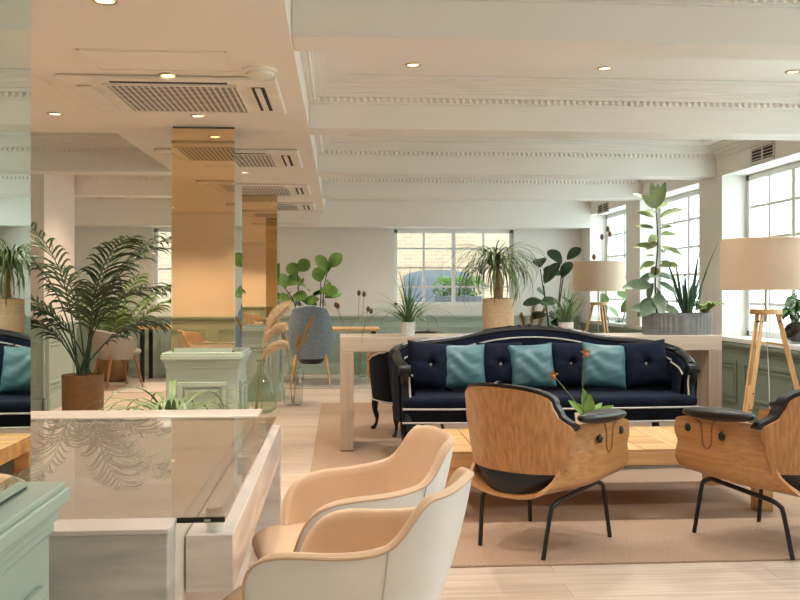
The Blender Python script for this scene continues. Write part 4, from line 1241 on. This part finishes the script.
open_lathe(prof).build('bottle', vase_c, t)
b = MB().tube(spline([(.034, 0, .40), (.09, 0, .40), (.115, 0, .33), (.105, 0, .27)], 12), .009, 8); b.build('handle', vase_c, t)
pampas('golden dried grass sprigs standing in the clear shouldered jar', (v2x, v2y, 0),
       [((0, 0, .02), (.10, 0, .62), .40, (.25, 0, .2)), ((-.01, .02, .02), (-.05, .02, .52), .36, (-.3, 0, .1)), ((.01, -.02, .02), (.04, -.01, .55), .22, (.2, 0, .1))], pampas_d, 260, .06)
pampas('pale pampas tuft standing behind the console beside the ponytail palm', (xat(531, 9.2), 9.2, .012),
       [((0, 0, 0), (.0, 0, .75), .42, (.12, 0, 0)), ((.03, 0, 0), (.07, 0, .7), .40, (.2, 0, 0)), ((-.02, 0, 0), (-.05, 0, .66), .36, (-.15, 0, 0))], pampas_d, 300, .08)

def teasels(label, loc, tips):
    t = thing('dried_teasels', label, 'dried flowers', loc)
    st, hd = MB(), MB()
    for (x, y, z) in tips:
        st.tube(spline([(x * .1, y * .1, .02), (x * .4, y * .4, z * .5), (x, y, z)], 10), .004, 5)
        hd = MB().ball((x, y, z + .03), .026, .026, .042, 10, 8)
        for k in range(6):
            a = k * PI / 3; hd.tube([(x, y, z - .005), (x + .035 * math.cos(a), y + .035 * math.sin(a), z + .02)], .0015, 4)
        hd.build('seed_head', teasel_m, t)
    st.build('stalks', straw, t)
ty = 12.7; tx = xat(358, ty)
t = thing('glass_vase', 'round glass demijohn on the floor by the far wall, left of the console leg', 'vase', (tx, ty, 0))
open_lathe([(.0001, .004), (.12, 0), (.18, .06), (.205, .17), (.18, .28), (.10, .36), (.04, .40), (.035, .47), (.045, .48)]).build('bottle', vase_m, t)
def tp_(px, py): return (xat(px, ty) - tx, random.uniform(-.1, .1), zat(px, py, ty) - .03)
teasels('dried teasels spreading over the far dado from the glass demijohn', (tx, ty, 0), [tp_(338, 306), tp_(336, 305), tp_(359, 293), tp_(364, 294), tp_(368, 309), tp_(371, 311)])
ty2 = 11.9; tx2 = xat(603, ty2)
t = thing('glass_vase', 'slim glass vase behind the far lamp holding tall teasels', 'vase', (tx2, ty2, 0))
open_lathe([(.0001, .004), (.08, 0), (.09, .1), (.09, .45), (.05, .55), (.05, .6)]).build('bottle', vase_m, t)
teasels('tall dried teasels standing against the far window recess above the far lamp', (tx2, ty2, 0), [(xat(p, ty2) - tx2, 0, zat(p, q, ty2) - .03) for p, q in ((602, 237), (608, 229), (610, 234), (594, 257))])

# orchid on the coffee table
OY = ty0 + .42; OX = xat(588, OY); OZ = .012 + .358
t = thing('slipper_orchid', 'slipper orchid in a white pot on the coffee table beside the oak lounge chair', 'plant', (OX, OY, OZ))
pot_lathe([(.062, 0), (.08, .14), (.072, .14), (.068, .12), (.0001, .12)], 'pot', white_ceramic, t)
fill(t, .07, .125, moss)
lf = MB()
for d, L, w in (((-.15, -.2, 1), .16, .032), ((.05, -.3, .95), .13, .034), ((.8, -.1, .35), .17, .022), ((.7, .3, .5), .15, .02), ((-.6, .3, .6), .15, .024), ((.3, .5, .8), .14, .024)):
    oval(lf, (0, 0, .125), d, L, w, (0, -1, .3), .25)
lf.build('leaves', leafmat('orchid_leaf', (.10, .24, .04), (.24, .38, .08)), t, sharp=180, normals=False)
def op(px, py): return Vector((xat(px, OY) - OX, 0, zat(px, py, OY) - OZ))
fa, fb = op(553, 375), op(584, 353)
st = MB(); st.tube(spline([(0, 0, .12), fa * .6 + Vector((0, 0, .05)), fa], 14), .003, 6); st.tube(spline([(-.01, 0, .12), (fb.x - .01, 0, fb.z * .6), fb], 14), .003, 6)
st.build('flower_stems', stem_g, t)
for c in (fa, fb + Vector((.01, 0, 0))):
    fl = MB()
    for k in range(5):
        a = k * 2 * PI / 5 + .3; oval(fl, c, (math.cos(a), -.35, math.sin(a)), .034, .008, (0, -1, 0), .2, 5)
    fl.ball((c.x, c.y - .015, c.z - .012), .012, .014, .016, 8, 6)
    fl.build('flower', orange_m, t, sharp=180, normals=False)

# silver globe and plant on the right sill
gy = at_x(799, 335, XR + .1)[0]
sp_ = (XR + .085, gy, ZW0 + .012)
t = thing('glass_globe_vase', 'round dark glass vase on the right window ledge, cut by the photo edge', 'vase', sp_)
open_lathe([(.0001, .003), (.06, 0), (.11, .05), (.125, .115), (.10, .18), (.06, .215), (.055, .235)]).build('bowl', glass('smoky_glass', (.55, .55, .52), 1.7), t)
mb = MB().ball((0, 0, .095), .10, .10, .085, 20, 12); mb.build('bark_filling', soil, t)
t = thing('potted_plant', 'glossy leafed cutting growing out of the round vase on the right ledge', 'plant', (sp_[0], sp_[1], sp_[2] + .17))
st, lf = MB(), MB()
for i in range(5):
    a = i * 2.4 + 2.5; tp2 = (-.03 + .05 * math.cos(a), .09 * math.sin(a), .12 + .05 * (i % 3))
    st.tube([(0, 0, 0), tp2], .004, 6)
    for k in range(7):
        b = k * .9; el = random.uniform(-.5, .4)
        oval(lf, tp2, (.6 * math.cos(b) - .15, math.sin(b), el), .13, .028, (0, 0, 1), .35)
st.build('stems', stem_g, t); lf.build('leaves', leafmat('sill_leaf', (.05, .14, .04), (.17, .28, .09)), t, sharp=180, normals=False)

# ------------------------------------------------------------------ far dining corner
def shell_chair(label, loc, rz, mat, hb, w, dark=True):
    t = thing('shell_chair', label, 'chair', loc, rz)
    o, i = MB(), MB()
    h = lambda a: interp([(0, hb), (.55, hb - .03), (1.1, .70), (1.7, .64), (2.3, .52)], a)
    tub(o, i, w, w * .95, .36, h, 2.2, .035, .30, .10, .85, zin=.05)
    o.build('outer_shell', mat, t, sharp=50); i.build('inner_shell', mat, t, sharp=50)
    c = MB(); cushion_disc(c, w * .8, w * .8, .42, .49, .6, .03); c.build('seat', mat, t)
    if dark: MB().lathe([(.0001, .29), (.13, .29), (.165, .33), (.175, .40), (.0001, .40)], 28).build('under_seat', blk_leather, t)
    for sx in (-1, 1):
        for sy in (-1, 1):
            MB().tube([(sx * w * .55, sy * w * .5, .42), (sx * w * .75, sy * w * .78, 0)], [.022, .012], 10).build('leg', tripod_m if dark else walnut, t)
    return t
by_ = at_z(320, 389)[1] + .3
shell_chair('blue grey tweed shell chair with wooden legs, its back to us at the far table', (xat(311, by_), by_, .01), 0, blue_fab, 1.04, .335)
gy_ = 11.5
shell_chair('grey tub chair with reddish wooden legs beside the kentia palm', (xat(117, gy_), gy_, .01), -.9, grey_fab, .76, .31, False)
def dining(label, x0, x1, y0, y1, z=.745):
    t = thing('dining_table', label, 'table', ((x0 + x1) / 2, (y0 + y1) / 2, 0))
    w, d = (x1 - x0) / 2, (y1 - y0) / 2
    MB().box(-w, -d, z - .035, w, d, z).build('tabletop', tripod_m, t, bevel=.006)
    for sx in (-1, 1):
        for sy in (-1, 1): MB().box(sx * (w - .08) - .025, sy * (d - .08) - .025, 0, sx * (w - .08) + .025, sy * (d - .08) + .025, z - .0355).build('leg', blk_wood, t)
    return z
fz = dining('long wooden dining table behind the blue grey shell chair', xat(240, 11.9), xat(380, 11.6), 11.55, 12.2)
dining('wooden table at the left far window beside the grey tub chair', xat(134, 11.9), xat(134, 11.9) + .9, 11.95, 12.65, .76)
leafy('fiddle leaf fig on the far table, left of the pair behind the blue grey chair', (xat(299, 11.9), 11.95, fz), zat(290, 272, 11.9) - fz, 2, fiddle_m, white_ceramic, .25, .095, .12, .10, .16, True, 6, 'fiddle_leaf_fig', -.18)
leafy('fiddle leaf fig on the far table, right of the pair, crowned by an upright leaf', (xat(321, 11.9), 11.95, fz), zat(326, 268, 11.9) - fz, 2, fiddle_m, white_ceramic, .25, .095, .05, .10, .16, True, 6, 'fiddle_leaf_fig', .06)
# thermostat on the nib
t = thing('wall_switch', 'small white wall control on the wall nib left of the palm', 'switch', (px_r, xat(0, 0), 0))
t.location = (px_r, at_x(53, 250, px_r)[0], at_x(53, 250, px_r)[1])
MB().box(0, -.06, -.07, .025, .06, .07).build('plate', plastic, t, bevel=.006); MB().box(.025, -.03, -.02, .03, .03, .03).build('button', white_ceramic, t)

# ------------------------------------------------------------------ outside the far window
YO = 18.5
structure(MB().box(-9, YO, -.3, 4.6, YO + .3, 7), 'wall_outside', brick_m, 'pale brick building across the yard')
structure(MB().box(-9, YF + .31, -.3, 4.6, YO, -.15), 'floor_outside', pave, 'grey paved yard outside')
g0, g1 = xat(404, YO), xat(472, YO)
t = thing('yard_gate', 'arched slate grey boarded gate seen through the far window', 'gate', ((g0 + g1) / 2, YO, -.15))
gw = (g1 - g0) / 2; zt = zat(440, 270, YO) + .15; za = zat(440, 277, YO) + .15
poly = [(-gw, 0), (gw, 0)] + [(gw * math.cos(PI * k / 20), za + (zt - za) * math.sin(PI * k / 20)) for k in range(21)]
MB().prism(poly, -.06, -.002, 'Y').build('leaf_panel', gate_m, t)
bb = MB()
for k in range(1, 14): x = lerp(-gw, gw, k / 14); bb.box(x - .012, -.075, .05, x + .012, -.058, za)
bb.build('board_joints', gate_m, t)
yq = 16.2; q0, q1 = xat(436, yq), xat(482, yq)
t = thing('planter_box', 'dark planter box of clipped bushes standing outside the far window', 'planter', ((q0 + q1) / 2, yq, -.15))
pz = zat(450, 296, yq) + .15
MB().box(-(q1 - q0) / 2, -.25, 0, (q1 - q0) / 2, .25, pz).build('box', M('charcoal_planter', (.06, .06, .07), .7), t, bevel=.01)
for i in range(3):
    bx_ = lerp(-(q1 - q0) / 2, (q1 - q0) / 2, (i + .5) / 3)
    b = thing('clipped_bush', ['leftmost clipped bush in the planter box outside the far window', 'middle clipped bush in the planter box outside the far window', 'rightmost clipped bush in the planter box outside the far window'][i], 'bush', ((q0 + q1) / 2 + bx_, yq, -.15 + pz))
    lf = MB()
    for k in range(420):
        d = Vector((random.gauss(0, 1), random.gauss(0, 1), random.gauss(0, 1))).normalized() * random.uniform(.5, 1)
        p = Vector((d.x * .20, d.y * .2, .17 + d.z * .18)); oval(lf, p, d + Vector((0, 0, .3)), .05, .016, (.3, .5, 1), .1, 3)
    lf.build('leaves', bush_m, b, sharp=180, normals=False)
    MB().tube([(0, 0, 0), (0, 0, .2)], .02, 8).build('trunk', stem_m, b)
